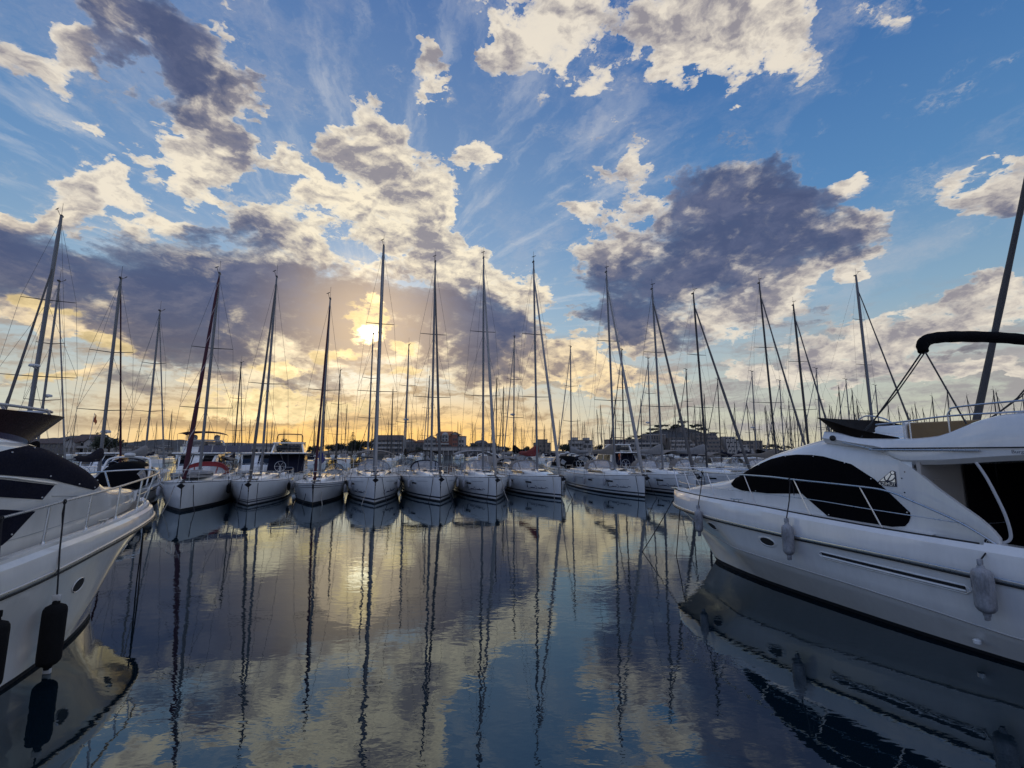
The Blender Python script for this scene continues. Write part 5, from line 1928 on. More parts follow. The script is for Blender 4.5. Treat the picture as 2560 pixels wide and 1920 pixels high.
# the big yachts at the left edge and the one beyond the right hand motor yacht
row_boat('O', (-28.8, 25.4), -30, 'large sailing yacht at the left edge with thick silver mast, radar dome and furled genoa',
         H=19.6, L=15, beam=4.4, mast_r=.16, mast='alu', genoa=('genoa_grey', .10), hood=None, boom='navy', script=False, ports=False, radar=.40, fore_t=.80, spreads=((.37, 2.0, .3), (.66, 1.4, .2)))
row_boat('P', (-30.0, 36.0), 155, 'slim sailing yacht with navy sail cover and small radar left of the cream cruiser',
         H=15.4, L=11.5, beam=3.2, mast_r=.13, genoa=('wine', .08), hood=None, boom='navy', script=False, ports=False, radar=.22, mx=4.6, spreads=((.33, 1.5, .2), (.62, 1.2, .2)), fore_t=.99)
YACHTS['N'] = make_yacht('sailing_yacht', (17.2, 18.3), 178, 'sailing yacht beyond the flybridge yacht, only its thick grey furled sail shows', H=18.5, L=12.6, fb=1.5,
                         genoa=('genoa_grey', .125), hood='taupe', boom='grey_canvas', script=False, mx=5.4, fore_t=.97)

ROW2 = 'yachts moored in the second row, behind the front bows'
small = [make_small_yacht('second row yacht with navy sprayhood and grey sail cover behind the front row', ROW2, canvas='navy', cover='grey_canvas'),
         make_small_yacht('second row yacht with taupe bimini and navy sail cover behind the front row', ROW2, canvas='taupe', cover='navy', bim='taupe', mastmat='alu_dark', genoa='genoa_grey'),
         make_small_yacht('second row yacht with radar on its mast and black sail cover', ROW2, canvas='grey_canvas', cover='black', radar=.38, mastmat='alu')]
small_trees = [tree_of(s) for s in small]
ROW_TWO = [(-16.3, 52.7, 16.7), (-19.5, 51.6, 12.2), (-12.4, 54.1, 15.7), (-10.0, 54.9, 12.0), (-2.0, 57.8, 12.2), (0.2, 58.6, 17.8), (7.8, 61.3, 17.1), (15.4, 64.0, 17.3), (19.5, 65.5, 16.4), (51.1, 76.7, 16.9), (31.2, 69.6, 14.0)]
MID = [(82.9, 78.9, 13.6), (84.2, 78.9, 13.3), (33.9, 80.4, 13.1), (59.9, 80.6, 13.9), (-1.8, 84.2, 14.9), (77.5, 84.3, 13.2), (83.3, 87.6, 14.8), (98.0, 88.4, 14.0), (-23.6, 90.5, 15.4), (68.1, 90.6, 13.1), (25.4, 91.6, 13.4), (21.1, 94.0, 14.1), (67.7, 94.7, 16.4), (86.1, 97.6, 13.1), (85.4, 104.1, 13.5), (54.3, 106.2, 14.7), (62.9, 107.0, 13.6), (-94.0, 110.4, 11.1), (111.4, 112.0, 16.5), (122.1, 112.4, 14.6), (68.5, 113.5, 15.5), (-48.7, 113.8, 11.6), (46.8, 115.1, 13.8), (77.4, 115.4, 15.6), (64.7, 115.4, 13.2), (106.4, 116.8, 11.5), (87.4, 117.6, 13.6), (57.6, 119.1, 15.4), (47.2, 119.7, 15.0), (-49.1, 120.7, 16.1), (23.7, 123.1, 15.3), (92.9, 123.1, 14.8), (76.3, 123.2, 13.6), (68.6, 124.1, 15.1), (134.5, 124.7, 11.5)]
FAR = [(108.3, 125.2, 13.1), (44.3, 125.4, 15.5), (-45.2, 125.5, 15.5), (-66.5, 125.8, 11.1), (69.5, 126.2, 14.9), (-93.7, 126.9, 13.9), (113.5, 127.2, 14.7), (-34.2, 127.6, 11.6), (130.3, 130.0, 15.5), (91.3, 131.1, 13.3), (68.7, 131.3, 12.5), (91.6, 133.1, 16.2), (43.1, 134.1, 13.2), (124.4, 134.9, 13.6), (134.4, 136.1, 12.4), (33.3, 137.2, 16.1), (115.3, 137.2, 16.0), (96.2, 137.7, 16.1), (-42.0, 138.7, 11.1), (52.2, 139.8, 12.9), (118.5, 139.9, 11.7), (123.6, 142.2, 16.4), (150.5, 143.7, 13.6), (103.5, 144.2, 11.8), (97.9, 144.4, 11.9), (-11.6, 144.9, 11.3), (23.0, 145.9, 12.3), (93.7, 146.1, 14.5), (161.6, 146.6, 11.1), (100.2, 147.3, 12.2), (27.4, 148.4, 16.3), (163.5, 148.4, 12.3), (143.3, 149.0, 12.0), (112.5, 150.9, 15.0), (117.1, 151.3, 16.1), (-12.9, 151.3, 12.5), (95.8, 151.8, 12.5), (-79.1, 152.2, 12.0), (93.6, 153.8, 15.7), (8.0, 153.9, 11.7), (83.1, 155.3, 12.3), (8.3, 156.4, 11.6), (33.3, 158.6, 12.4), (13.4, 158.9, 12.6), (136.0, 158.9, 16.5), (16.5, 159.8, 13.7), (11.3, 160.1, 12.1), (-34.9, 161.0, 13.5), (97.8, 161.5, 15.3), (74.5, 162.1, 13.9), (-132.2, 163.8, 14.8), (23.2, 164.3, 14.4), (-58.9, 166.5, 13.5), (-116.7, 166.8, 12.4), (-159.6, 168.8, 16.1), (96.0, 169.3, 16.0), (-96.4, 170.0, 14.4), (-51.4, 170.7, 13.5), (101.6, 170.8, 14.8), (178.8, 171.2, 15.0), (-20.2, 173.0, 14.0), (55.1, 173.7, 13.5), (-10.8, 177.1, 14.2), (155.1, 177.3, 14.9), (-136.8, 178.0, 14.3), (27.1, 178.3, 13.8), (1.5, 179.0, 14.7), (198.6, 179.3, 14.4), (74.7, 180.0, 14.0), (-37.1, 183.5, 12.6), (-86.1, 186.0, 12.2), (-92.7, 188.0, 11.8), (-11.4, 188.7, 12.0), (4.0, 189.7, 13.0), (-80.6, 190.2, 11.1), (-127.7, 195.0, 14.3), (122.4, 196.1, 14.4), (-21.6, 196.3, 14.7), (-101.2, 197.4, 14.3), (-48.6, 197.8, 11.3), (94.9, 199.0, 11.0), (44.6, 204.6, 13.4), (-32.2, 206.8, 14.6), (-124.3, 207.0, 13.9), (9.4, 207.6, 13.9), (194.0, 208.2, 14.1), (53.2, 209.6, 14.3), (-5.1, 212.2, 14.4), (27.3, 217.4, 12.2), (-53.2, 219.5, 13.8), (74.4, 220.3, 14.6), (159.5, 225.0, 13.5), (40.7, 235.3, 14.6), (-138.6, 235.7, 13.6), (16.4, 237.1, 13.6), (90.0, 238.2, 11.2), (-62.8, 240.6, 14.6), (32.2, 241.9, 11.7), (-171.1, 244.2, 14.6), (54.4, 247.5, 8.8), (142.3, 250.1, 10.4), (-48.6, 250.9, 14.7), (-6.9, 250.9, 9.9), (82.5, 252.4, 11.1), (-85.2, 252.5, 10.1), (-80.5, 253.1, 13.5), (196.0, 254.7, 9.9), (6.6, 255.0, 14.4), (-94.5, 257.1, 11.4), (-126.5, 257.6, 15.0), (138.4, 258.9, 9.4), (-60.7, 260.6, 11.5), (-164.5, 261.1, 13.3), (5.6, 261.9, 12.9), (-101.0, 263.1, 11.4), (264.4, 264.3, 11.5), (52.4, 266.9, 9.8), (-158.5, 268.2, 9.3), (-15.3, 273.9, 9.4), (-60.9, 276.1, 9.9), (-65.3, 278.4, 11.7), (291.2, 281.6, 14.0), (140.0, 282.8, 12.3), (50.0, 285.8, 13.0), (296.8, 287.9, 12.3), (-154.3, 288.2, 13.4), (91.2, 291.7, 12.2), (0.9, 292.5, 12.2), (116.2, 294.0, 13.8), (285.7, 295.2, 11.8), (-168.8, 295.3, 10.6), (39.8, 299.0, 10.1), (-19.7, 299.7, 14.5)]

rnd = random.Random(7)
ROW_TWO += [(-40.8, 40.0, 18.3), (-34.6, 44.0, 16.8), (25.5, 67.0, 15.0), (37.5, 71.5, 15.5), (43.5, 74.5, 14.5), (-31.0, 52.0, 13.2), (58.0, 79.5, 15.5), (65.0, 82.0, 14.8)]
used = [False] * 3
for i, (x, y, H) in enumerate(ROW_TWO):
    k = i % 3
    if not used[k]:
        o = small[k]
        used[k] = True
    else:
        o = copy_tree(small_trees[k])
    s = H / 15.0
    a = 163 + rnd.uniform(-3, 3)                 # bows away from the viewer
    d = Vector((math.sin(R(a)), math.cos(R(a)), 0))
    o.scale = (max(.85, min(1.1, s)), max(.85, min(1.1, s)), s)
    o.location = Vector((x, y, 0)) - d * (11 * .40 * o.scale[0])
    o.rotation_euler = (0, 0, R(aft_rot(a)))

FARG = 'sailing boats of the mast forest across the marina'
fl = 'far moored sailing boat in the mast forest, %s sail cover'
far = [tag(far_boat_mesh('sailing_boat', 10, 14, 3.2, ((.45, 1.0),), 'navy'), fl % 'navy', 'sailboat', FARG),
       tag(far_boat_mesh('sailing_boat', 11, 14, 3.4, ((.34, 1.05), (.64, .8)), 'grey_canvas'), fl % 'grey', 'sailboat', FARG),
       tag(far_boat_mesh('sailing_boat', 9.5, 14, 3.1, ((.5, .95),), 'taupe'), fl % 'taupe', 'sailboat', FARG)]
used = [False] * 3
for i, (x, y, H) in enumerate(MID + FAR):
    k = i % 3
    if not used[k]:
        o = far[k]
        used[k] = True
    else:
        o = far[k].copy()
        COL.objects.link(o)
    s = H / 14.0
    a = (163 if rnd.random() < .5 else -17) + rnd.uniform(-4, 4)
    d = Vector((math.sin(R(a)), math.cos(R(a)), 0))
    w = max(.9, min(1.15, s))
    o.scale = (w, w, s)
    o.location = Vector((x, y, 0)) - d * (10 * .42 * w)
    o.rotation_euler = (R(rnd.uniform(-.6, .6)), 0, R(aft_rot(a)))

# floating pontoon between the first two rows
bm = bmesh.new()
box(bm, (0, 0, .28), (110, 2.2, .5), bev=.05)
for i in range(22):
    box(bm, (-52 + i * 5, 0, .02), (2.6, 2.0, .3))
po = obj('pontoon', bm, 'concrete')
po.location = (13, 52.2, 0)
po.rotation_euler = (0, 0, R(17))
tag(po, 'long grey floating pontoon behind the sterns of the front row', 'pontoon')


# ---------------------------------------------------------------- bits and pieces on the front row
def on_boat(key, p):
    root, h, at = YACHTS[key]
    return to_world(root, p), root.rotation_euler.z


def row_fender(key, x, side, mat, label, top=-.15, length=.62, rad=.11):
    root, h, at = YACHTS[key]
    zt = h.sheer(x) + top
    p = h.pt(x, zt, side, rad + .05)
    w = to_world(root, p)
    e = empty('boat_fender', w, root.rotation_euler.z)
    tag(e, label, 'fender', 'fenders between the front row yachts')
    bm = bmesh.new()
    lathe(bm, [(.03, 0), (.04, -.04), (rad * .8, -.12), (rad, -.2), (rad, -length + .15), (rad * .7, -length + .06), (.03, -length)], n=12)
    obj('fender_body', bm, mat, e)
    bm = bmesh.new()
    tube(bm, [(0, 0, 0), (0, -side * (rad * .6), -top + .3)], .012, 5)
    obj('lanyard', bm, 'rope_dark', e)


for a in [('H', 3.3, 1, 'fender', 'white fender on the broadside yacht, nearest its bow'), ('H', 6.6, 1, 'fender', 'white fender amidships on the broadside yacht'), ('H', 9.2, 1, 'fender', 'white fender on the broadside yacht, farthest aft'),
          ('A', 3.6, -1, 'fender_black', 'black fender on the quarter of the red sprayhood yacht'), ('A', 2.6, 1, 'fender', 'pale fender between the red sprayhood yacht and the cream cruiser'),
          ('B', 4.3, -1, 'fender_black', 'black fender on the double striped yacht, beside the blue cover sloop'), ('B', 5.4, -1, 'fender', 'pale fender slung behind the black one on the double striped yacht'), ('B', 3.2, 1, 'fender_black', 'black fender between the red sprayhood and double striped yachts'),
          ('C', 3.8, -1, 'fender', 'pale fender on the blue cover sloop, facing the straight-on yacht'), ('D', 2.9, 1, 'fender', 'white fender on the straight-on yacht, facing the blue cover sloop'),
          ('D', 3.0, -1, 'fender', 'white fender on the straight-on yacht, facing the black bimini yacht'), ('E', 3.1, -1, 'fender', 'white fender on the black bimini yacht, facing the pale bimini yacht'),
          ('F', 3.1, -1, 'fender', 'white fender on the pale bimini yacht, facing the yacht by the gap'), ('E', 3.4, 1, 'fender', 'white fender hung on the black bimini yacht, facing the straight-on yacht'),
          ('F', 3.3, 1, 'fender', 'white fender hung on the pale bimini yacht, facing the black bimini yacht')]:
    row_fender(*a)

names = {'A': 'red sprayhood yacht', 'B': 'double striped yacht', 'C': 'blue cover sloop', 'D': 'straight-on yacht', 'E': 'black bimini yacht', 'F': 'pale bimini yacht', 'G': 'yacht by the gap', 'H': 'broadside yacht', 'I': 'half hidden grey cover yacht'}
for key, nm in names.items():
    root, h, at = YACHTS[key]
    for s in (-1, 1):
        w = to_world(root, (.5, s * .30, h.sheer(.5)))
        e = empty('mooring_line', w, root.rotation_euler.z)
        bm = bmesh.new()
        q = Vector((-1.15 + .25 * s, s * (.35 + .3 * (hash(key) % 3) / 3), -h.sheer(.5) - .3))
        tube(bm, [(0, 0, .05), (0, s * .12, -.02), q * .5 + Vector((.05, 0, -.05)), q], .020, 6)
        bpy.data.objects.remove(e)
        o = obj('mooring_line', bm, 'rope_dark' if (ord(key) + s) % 3 else 'rope_light')
        o.location = w
        o.rotation_euler = (0, 0, root.rotation_euler.z)
        tag(o, 'mooring line dropping into the water from the bow of the ' + nm, 'rope', 'bow mooring lines of the front row')


def near_line(root, a, b, label, sag=.15, r=.014):
    bm = bmesh.new()
    A, B = to_world(root, a), to_world(root, b)
    mid = (A + B) / 2 - Vector((0, 0, sag))
    tube(bm, curve_pts([A, mid, B], 6), r, 6)
    tag(obj('mooring_line', bm, 'rope_dark'), label, 'rope', 'mooring lines of the near motor yachts')


near_line(RY, (-1.3, -.1, 1.95), (-1.9, -1.4, -.2), 'dark mooring line slanting left from the flybridge yacht bow into the water', .05)
near_line(RY, (-1.3, .05, 1.95), (-.85, -.85, -.4), 'dark mooring line hanging straight down from the flybridge yacht bow', .0)
near_line(LY, (-.9, .75, 1.55), (-1.9, .15, -.25), 'dark mooring line slanting from the cream yacht bow into the water', .03)
near_line(LY, (-.2, 1.15, 1.4), (-.1, 1.25, -.3), 'dark mooring line hanging straight down beside the cream yacht stem', .0)

# grey tender upside down on the foredeck of the red sprayhood yacht
w, rz = on_boat('A', (3.1, -.15, 1.72))
e = empty('inflatable_dinghy', w, rz)
tag(e, 'grey inflatable dinghy stowed upside down on a white foredeck', 'dinghy')
bm = bmesh.new()
rows = []
for i in range(15):
    t = i / 14
    x = lerp(-1.25, 1.25, t)
    hw = .70 * (1 - max(0, (.35 - t) / .35) ** 2.2 * .75)
    hh = .42 * (1 - .25 * abs(t - .5) * 2)
    rows.append([Vector((x, -hw, 0)), Vector((x, -hw * 1.05, .16)), Vector((x, -hw * .85, .30)), Vector((x, -hw * .3, hh)), Vector((x, hw * .3, hh)), Vector((x, hw * .85, .30)), Vector((x, hw * 1.05, .16)), Vector((x, hw, 0))])
vs = grid(bm, rows)
cap(bm, vs[0])
cap(bm, vs[-1])
obj('dinghy_body', bm, 'grey_canvas', e)
bm = bmesh.new()
for s in (-1, 1):
    tube(bm, [(lerp(-1.25, 1.2, i / 10), s * .735 * (1 - max(0, (.35 - i / 10) / .35) ** 2.2 * .75), .15) for i in range(11)], .03, 6)
obj('rubbing_band', bm, 'rubber', e)

# solar panels on an arch at the stern of the same yacht
w, rz = on_boat('A', (12.6, 0, 1.2))
e = empty('solar_arch', w, rz)
tag(e, 'steel arch carrying four blue solar panels on a yacht stern', 'solar panels')
bm = bmesh.new()
tube(bm, curve_pts([(0, -1.7, 0), (.1, -1.75, 1.5), (.1, -1.4, 1.95), (.1, 1.4, 1.95), (.1, 1.75, 1.5), (0, 1.7, 0)], 5), .03, 7)
obj('arch_frame', bm, 'steel', e)
for i in range(4):
    bm = bmesh.new()
    box(bm, (.1, -1.95 + i * .92, 2.22), (.03, .86, .66), 0, Matrix.Rotation(R(38), 3, 'Y'))
    po = obj('solar_panel', bm, 'solar', e)
    bm = bmesh.new()
    for y in (-.43, .43):
        box(bm, (.1 - .01, -1.95 + i * .92 + y, 2.22), (.045, .025, .68), 0, Matrix.Rotation(R(38), 3, 'Y'))
    obj('panel_frame', bm, 'alu', po)

# small flags on the masts and sterns behind
for (x, y, z, mt, lb, h) in [(-14.9, 41.5, 2.4, 'orange', 'small orange flag on a stern staff behind the straight-on yacht', .7), (-7.4, 47.0, 2.3, 'flag_yellow', 'yellow flag on a staff behind the black bimini yacht', .8), (11.0, 47.5, 2.5, 'orange', 'orange flag on a staff behind the broadside yacht sail cover', .6), (-30.5, 33.5, 5.3, 'orange', 'small red flag in the rigging left of the cream cruiser', .6)]:
    e = empty('flag_staff', (x, y, z - 1.2), R(20))
    tag(e, lb, 'flag', 'flags on sterns and rigging')
    bm = bmesh.new()
    tube(bm, [(0, 0, 0), (.1, 0, 1.9)], .018, 5)
    obj('staff', bm, 'alu_white', e)
    bm = bmesh.new()
    grid(bm, [[Vector((.1 + .05 * math.sin(i * 1.3 + j), .10 * j + .03 * math.sin(i), 1.85 - h * i / 5 - .06 * j)) for j in range(5)] for i in range(6)])
    obj('flag_cloth', bm, mt, e)


# ---------------------------------------------------------------- the far shore
M['hill'] = pbr('far_hill_scrub', (0.050, 0.050, 0.052), 1.0, 0, 0.35, 0.02)
M['shore'] = pbr('shore_ground', (0.11, 0.10, 0.09), 0.95, 0, 0.3, 0.05)
M['leaf'] = pbr('foliage_dark', (0.030, 0.040, 0.020), 0.8, 0, 0.4, 0.6)
M['leaf2'] = pbr('foliage_pine', (0.040, 0.048, 0.028), 0.8, 0, 0.4, 0.6)
M['bark'] = pbr('bark', (0.06, 0.045, 0.035), 0.9)
M['render_white'] = pbr('wall_render_white', (0.36, 0.34, 0.32), 0.9, 0, 0.12, 0.3)
M['render_cream'] = pbr('wall_render_cream', (0.20, 0.17, 0.145), 0.9, 0, 0.12, 0.3)
M['render_grey'] = pbr('wall_render_grey', (0.15, 0.137, 0.13), 0.9, 0, 0.15, 0.3)
M['brick'] = pbr('wall_brick_red', (0.24, 0.10, 0.07), 0.9, 0, 0.2, 0.8)
M['rooftile'] = pbr('roof_tiles', (0.30, 0.12, 0.055), 0.85, 0, 0.2, 1.0)
M['rooftile_dark'] = pbr('roof_tiles_dark', (0.10, 0.07, 0.06), 0.85, 0, 0.2, 1.0)
M['roof_grey'] = pbr('roof_grey', (0.14, 0.13, 0.13), 0.85, 0, 0.2, 1.0)
M['pane'] = pbr('window_pane', (0.02, 0.022, 0.028), 0.12, 0, 0.2, 1)


def ridge(name, label, pts, y, depth, zb=-1.0):
    """hill with a drawn crest line (x, z), falling away in front of and behind it"""
    bm = bmesh.new()
    rows = []
    n = 70
    xs = [lerp(pts[0][0], pts[-1][0], i / n) for i in range(n + 1)]
    r = random.Random(int(y))
    jit = [r.uniform(-.035, .035) for _ in xs]
    for t, f in ((-1, 0), (-.75, .18), (-.5, .42), (-.25, .78), (0, 1), (.4, .7), (1, 0)):
        row = []
        for x, j in zip(xs, jit):
            z = smoothi([p[0] for p in pts], [p[1] for p in pts], x) * (1 + j)
            row.append(Vector((x * (1 + t * depth / y * .5), y + t * depth + 8 * math.sin(x * .05), zb + (z - zb) * f * (1 + .12 * math.sin(x * .03 + t * 9)) if f < 1 else z)))
        rows.append(row)
    grid(bm, rows)
    o = obj(name, bm, 'hill', None, 60)
    tag(o, label, 'hill', kind='structure')
    return o


ridge('hill', 'low dusky hill far behind the town at the left', [(-1900, 20), (-1480, 44), (-1400, 52), (-1340, 41), (-1270, 28), (-1180, 34), (-1130, 38), (-1040, 36), (-950, 29), (-880, 28), (-820, 21), (-760, 6), (-700, -1)], 1500, 420)
ridge('hill', 'small pale hump of a distant hill behind the tree mass', [(-640, -2), (-600, 12), (-560, 17), (-520, 12), (-470, -2)], 1600, 200)
ridge('hill', 'dark wooded headland behind the terraced flats at the right', [(66, 0), (100, 9), (118, 14), (131, 20.5), (146, 23), (158, 23.5), (170, 22.5), (182, 18), (200, 10), (222, 6), (260, 3), (330, 2), (420, -1)], 430, 90)

bm = bmesh.new()
grid(bm, [[Vector((x, y, z)) for x in [-1200 + 80 * i for i in range(31)]] for y, z in ((288, -1), (288.01, 1.3), (330, 1.5), (700, 1.8), (1200, 1.8))])
so = obj('shore', bm, 'shore', None)
tag(so, 'dark low quay and town ground across the marina', 'shore', kind='structure')


# ---- trees
def leaf_cloud(bm, c, rx, rz, n, size, rnd, lobes=7):
    cs = []
    for i in range(lobes):
        a, b = rnd.uniform(0, 2 * PI), rnd.uniform(-.6, 1)
        q = rnd.uniform(.3, .78)
        cs.append((Vector((math.cos(a) * rx * q, math.sin(a) * rx * q, b * rz * q)), rnd.uniform(.38, .62)))
    for i in range(n):
        lc, lr = rnd.choice(cs)
        d = Vector((rnd.gauss(0, 1), rnd.gauss(0, 1), rnd.gauss(0, 1))).normalized() * (rnd.random() ** .45) * lr
        p = Vector(c) + lc + Vector((d.x * rx, d.y * rx, d.z * rz))
        s = size * rnd.uniform(.6, 1.3)
        u = Vector((rnd.gauss(0, 1), rnd.gauss(0, 1), rnd.gauss(0, 1))).normalized()
        v = u.orthogonal().normalized()
        bm.faces.new([bm.verts.new(p + u * s), bm.verts.new(p + v * s * .7), bm.verts.new(p - u * s), bm.verts.new(p - v * s * .7)])


def make_tree(kind, seed):
    rnd = random.Random(seed)
    e = empty({'round': 'broadleaf_tree', 'pine': 'umbrella_pine', 'norfolk': 'conifer_tree'}[kind])
    bm = bmesh.new()
    tr = bmesh.new()
    if kind == 'round':
        tube(tr, [(0, 0, -.5), (.1, 0, 3), (0, .1, 7)], [.4, .3, .12], 7)
        for a in range(5):
            d = Vector((math.cos(a * 1.3), math.sin(a * 1.3), 1.1))
            tube(tr, [(0, 0, 2.6 + a * .4), Vector((0, 0, 2.6 + a * .4)) + d * 2.6], [.16, .04], 5)
        leaf_cloud(bm, (0, 0, 5.6), 4.6, 4.2, 1500, .42, rnd, 11)
    elif kind == 'pine':
        tube(tr, [(0, 0, -.5), (.3, 0, 3), (.2, .1, 5.4)], [.28, .22, .12], 7)
        for a in range(6):
            d = Vector((math.cos(a * 1.05) * 2.6, math.sin(a * 1.05) * 2.6, .9))
            tube(tr, [(.2, 0, 4.4), Vector((.2, 0, 4.6)) + d], [.12, .04], 5)
        leaf_cloud(bm, (0, 0, 5.9), 3.6, 1.3, 800, .34, rnd, 8)
    else:
        tube(tr, [(0, 0, -.5), (0, 0, 14)], [.3, .04], 7)
        for k in range(11):
            z = 4.5 + k * .85
            w = 3.2 * (1 - (k / 12) ** 1.2)
            for a in range(6):
                an = a * PI / 3 + k * .5
                d = Vector((math.cos(an) * w, math.sin(an) * w, .5))
                tube(tr, [(0, 0, z), Vector((0, 0, z)) + d], [.05, .02], 4)
                for q in range(9):
                    p = Vector((0, 0, z)) + d * rnd.uniform(.3, 1)
                    u = Vector((rnd.gauss(0, 1), rnd.gauss(0, 1), rnd.gauss(0, .3))).normalized() * .34
                    v = Vector((0, 0, .16))
                    bm.faces.new([bm.verts.new(p + u), bm.verts.new(p + v), bm.verts.new(p - u), bm.verts.new(p - v)])
    obj('trunk', tr, 'bark', e)
    obj('crown', bm, 'leaf2' if kind == 'pine' else 'leaf', e, smooth=False)
    return e


TREES = {}


def plant(kind, x, y, z, s, label, group, wide=1.0):
    seeds = TREES.setdefault(kind, [])
    if len(seeds) < (3 if kind == 'round' else 2):
        t = make_tree(kind, 11 + len(seeds) * 5 + len(kind))
        seeds.append(tree_of(t))
    else:
        t = copy_tree(seeds[rnd.randrange(len(seeds))])
    t.location = (x, y, z)
    t.scale = (s * wide, s * wide, s)
    t.rotation_euler = (0, 0, rnd.uniform(0, 6.28))
    tag(t, label, 'tree', group)


G1 = 'broadleaf trees along the far quay'
G2 = 'umbrella pines on the wooded headland'
l1, l2 = 'dark broadleaf tree in the tree belt behind the far masts', 'dark umbrella pine on the crest of the wooded headland'
plant('round', -201, 232, 0, 1.22, 'big dark round tree behind the masts, right of the white gabled houses', G1, 1.15)
plant('round', -145, 300, 1, 1.05, 'round dark tree standing alone left of the tall conifer', G1)
plant('norfolk', -103, 300, 1, 1.02, 'tall tiered conifer rising over the tree belt against the golden sky', None)
for i, (x, s) in enumerate([(-128, .62), (-121, .7), (-114, .8), (-108, .9), (-99, 1.0), (-94, 1.08), (-90, .95), (-135, .55), (-152, .6), (-140, .6), (-104, .8), (-68, .55), (-60, .5), (-31, .62), (-27, .7), (-23, .6), (-12, .62), (-4, .55), (3, .5), (10, .55), (33, .72), (36, .78), (40, .62), (52, .62), (56, .66), (74, .7), (80, .72), (88, .7), (95, .75)]):
    plant('round', x, 303 + (i % 4) * 4, 1, s, l1, G1, 1.15)
HILL = [(66, 0), (100, 9), (118, 14), (131, 20.5), (146, 23), (158, 23.5), (170, 22.5), (182, 18), (200, 10), (222, 6), (260, 3), (330, 2)]
for i in range(64):
    x = lerp(98, 250, i / 63) + rnd.uniform(-1.5, 1.5)
    z = smoothi([p[0] for p in HILL], [p[1] for p in HILL], x)
    plant('pine', x, 424 + rnd.uniform(-8, 5), z - 2.0 - (i % 3) * .9, rnd.uniform(.55, 1.0) * (1.25 if 130 < x < 175 and i % 4 == 0 else 1), l2, G2)
for i in range(26):
    x = rnd.uniform(240, 420)
    plant('round', x, 360 + rnd.uniform(-10, 30), 1, rnd.uniform(.5, .8), 'dark tree in the low wood right of the headland', 'trees in the low wood right of the headland')


# ---- buildings
def win_mesh(w, h):
    bm = bmesh.new()
    box(bm, (0, 0, 0), (w, .10, h))
    return bm


class House:
    def __init__(s, name, label, x, y, rz=0.0, z=1.3, cat='building', group=None):
        s.e = empty(name, (x, y, z), R(rz))
        tag(s.e, label, cat, group)
        s.win = {}

    def wall(s, x0, x1, h, d=9, y0=0.0, mat='render_white', z0=0.0):
        bm = bmesh.new()
        box(bm, ((x0 + x1) / 2, y0 + d / 2, z0 + h / 2), (x1 - x0, d, h))
        return obj('wall', bm, mat, s.e, smooth=False)

    def windows(s, x0, x1, z0, nx, nz, w=1.3, h=1.5, step=3.0, y0=0.0, skip=None):
        for j in range(nz):
            for i in range(nx):
                if skip and skip(i, j):
                    continue
                x = lerp(x0, x1, (i + .5) / nx)
                key = (w, h)
                if key not in s.win:
                    bm = win_mesh(w, h)
                    o = obj('window', bm, 'pane', s.e, smooth=False)
                    s.win[key] = o
                else:
                    o = s.win[key].copy()
                    COL.objects.link(o)
                o.location = (x, y0 - .02, z0 + j * step)

    def slabs(s, x0, x1, z0, n, step=3.0, y0=0.0, d=1.3, mat='render_white', rail=.95):
        for j in range(n):
            bm = bmesh.new()
            box(bm, ((x0 + x1) / 2, y0 - d / 2, z0 + j * step), (x1 - x0, d, .18))
            box(bm, ((x0 + x1) / 2, y0 - d + .05, z0 + j * step + rail / 2 + .1), (x1 - x0, .09, rail))
            obj('balcony', bm, mat, s.e, smooth=False)

    def gable(s, x0, x1, z, rise, d=9, y0=0.0, mat='rooftile', over=.5, along='y'):
        bm = bmesh.new()
        if along == 'y':
            m = (x0 + x1) / 2
            for a, b in ((x0 - over, m), (x1 + over, m)):
                za = z - over * .6
                pts = [(a, y0 - over, za), (b, y0 - over, z + rise), (b, y0 + d + over, z + rise), (a, y0 + d + over, za)]
                prism(bm, pts, (0, 0, .22))
            prism(bm, [(x0, y0, z), (x1, y0, z), (m, y0, z + rise - .05)], (0, d, 0), 1)
        else:
            m = y0 + d / 2
            for a, b in ((y0 - over, m), (y0 + d + over, m)):
                pts = [(x0 - over, a, z - over * .5), (x1 + over, a, z - over * .5), (x1 + over - rise * .5, b, z + rise), (x0 - over + rise * .5, b, z + rise)]
                prism(bm, pts, (0, 0, .22))
            prism(bm, [(x0, y0, z), (x0, y0 + d, z), (x0 + rise * .4, m, z + rise - .05)], (.2, 0, 0), 1)
            prism(bm, [(x1, y0, z), (x1, y0 + d, z), (x1 - rise * .4, m, z + rise - .05)], (-.2, 0, 0), 1)
        return obj('roof', bm, [mat, 'render_white'], s.e, smooth=False)

    def parapet(s, x0, x1, z, d=9, y0=0.0, mat='render_grey'):
        bm = bmesh.new()
        box(bm, ((x0 + x1) / 2, y0 + d / 2, z + .25), (x1 - x0 + .3, d + .3, .5))
        return obj('roof', bm, mat, s.e, smooth=False)


# white gabled houses behind the left hand masts
h = House('gabled_house', 'pale gabled terrace with two pointed fronts beyond the left masts', -232, 250)
h.wall(-8, 8, 7.0, 10, 2, 'render_white')
h.gable(-8, 8, 7.0, 3.6, 10, 2, 'rooftile_dark', along='x')
for x0, x1 in ((-7.6, -2.4), (2.6, 7.4)):
    h.wall(x0, x1, 6.4, 3, -1, 'render_white')
    h.gable(x0, x1, 6.4, 1.9, 3, -1, 'rooftile_dark')
    h.windows(x0, x1, 2.2, 2, 1, 1.7, 2.4, 3, -1)
h.windows(-2.2, 2.4, 1.8, 2, 2, 1.6, 2.0, 3.1, 2)
h.slabs(-2.3, 2.5, 3.3, 1, 3, 2, 2.2)
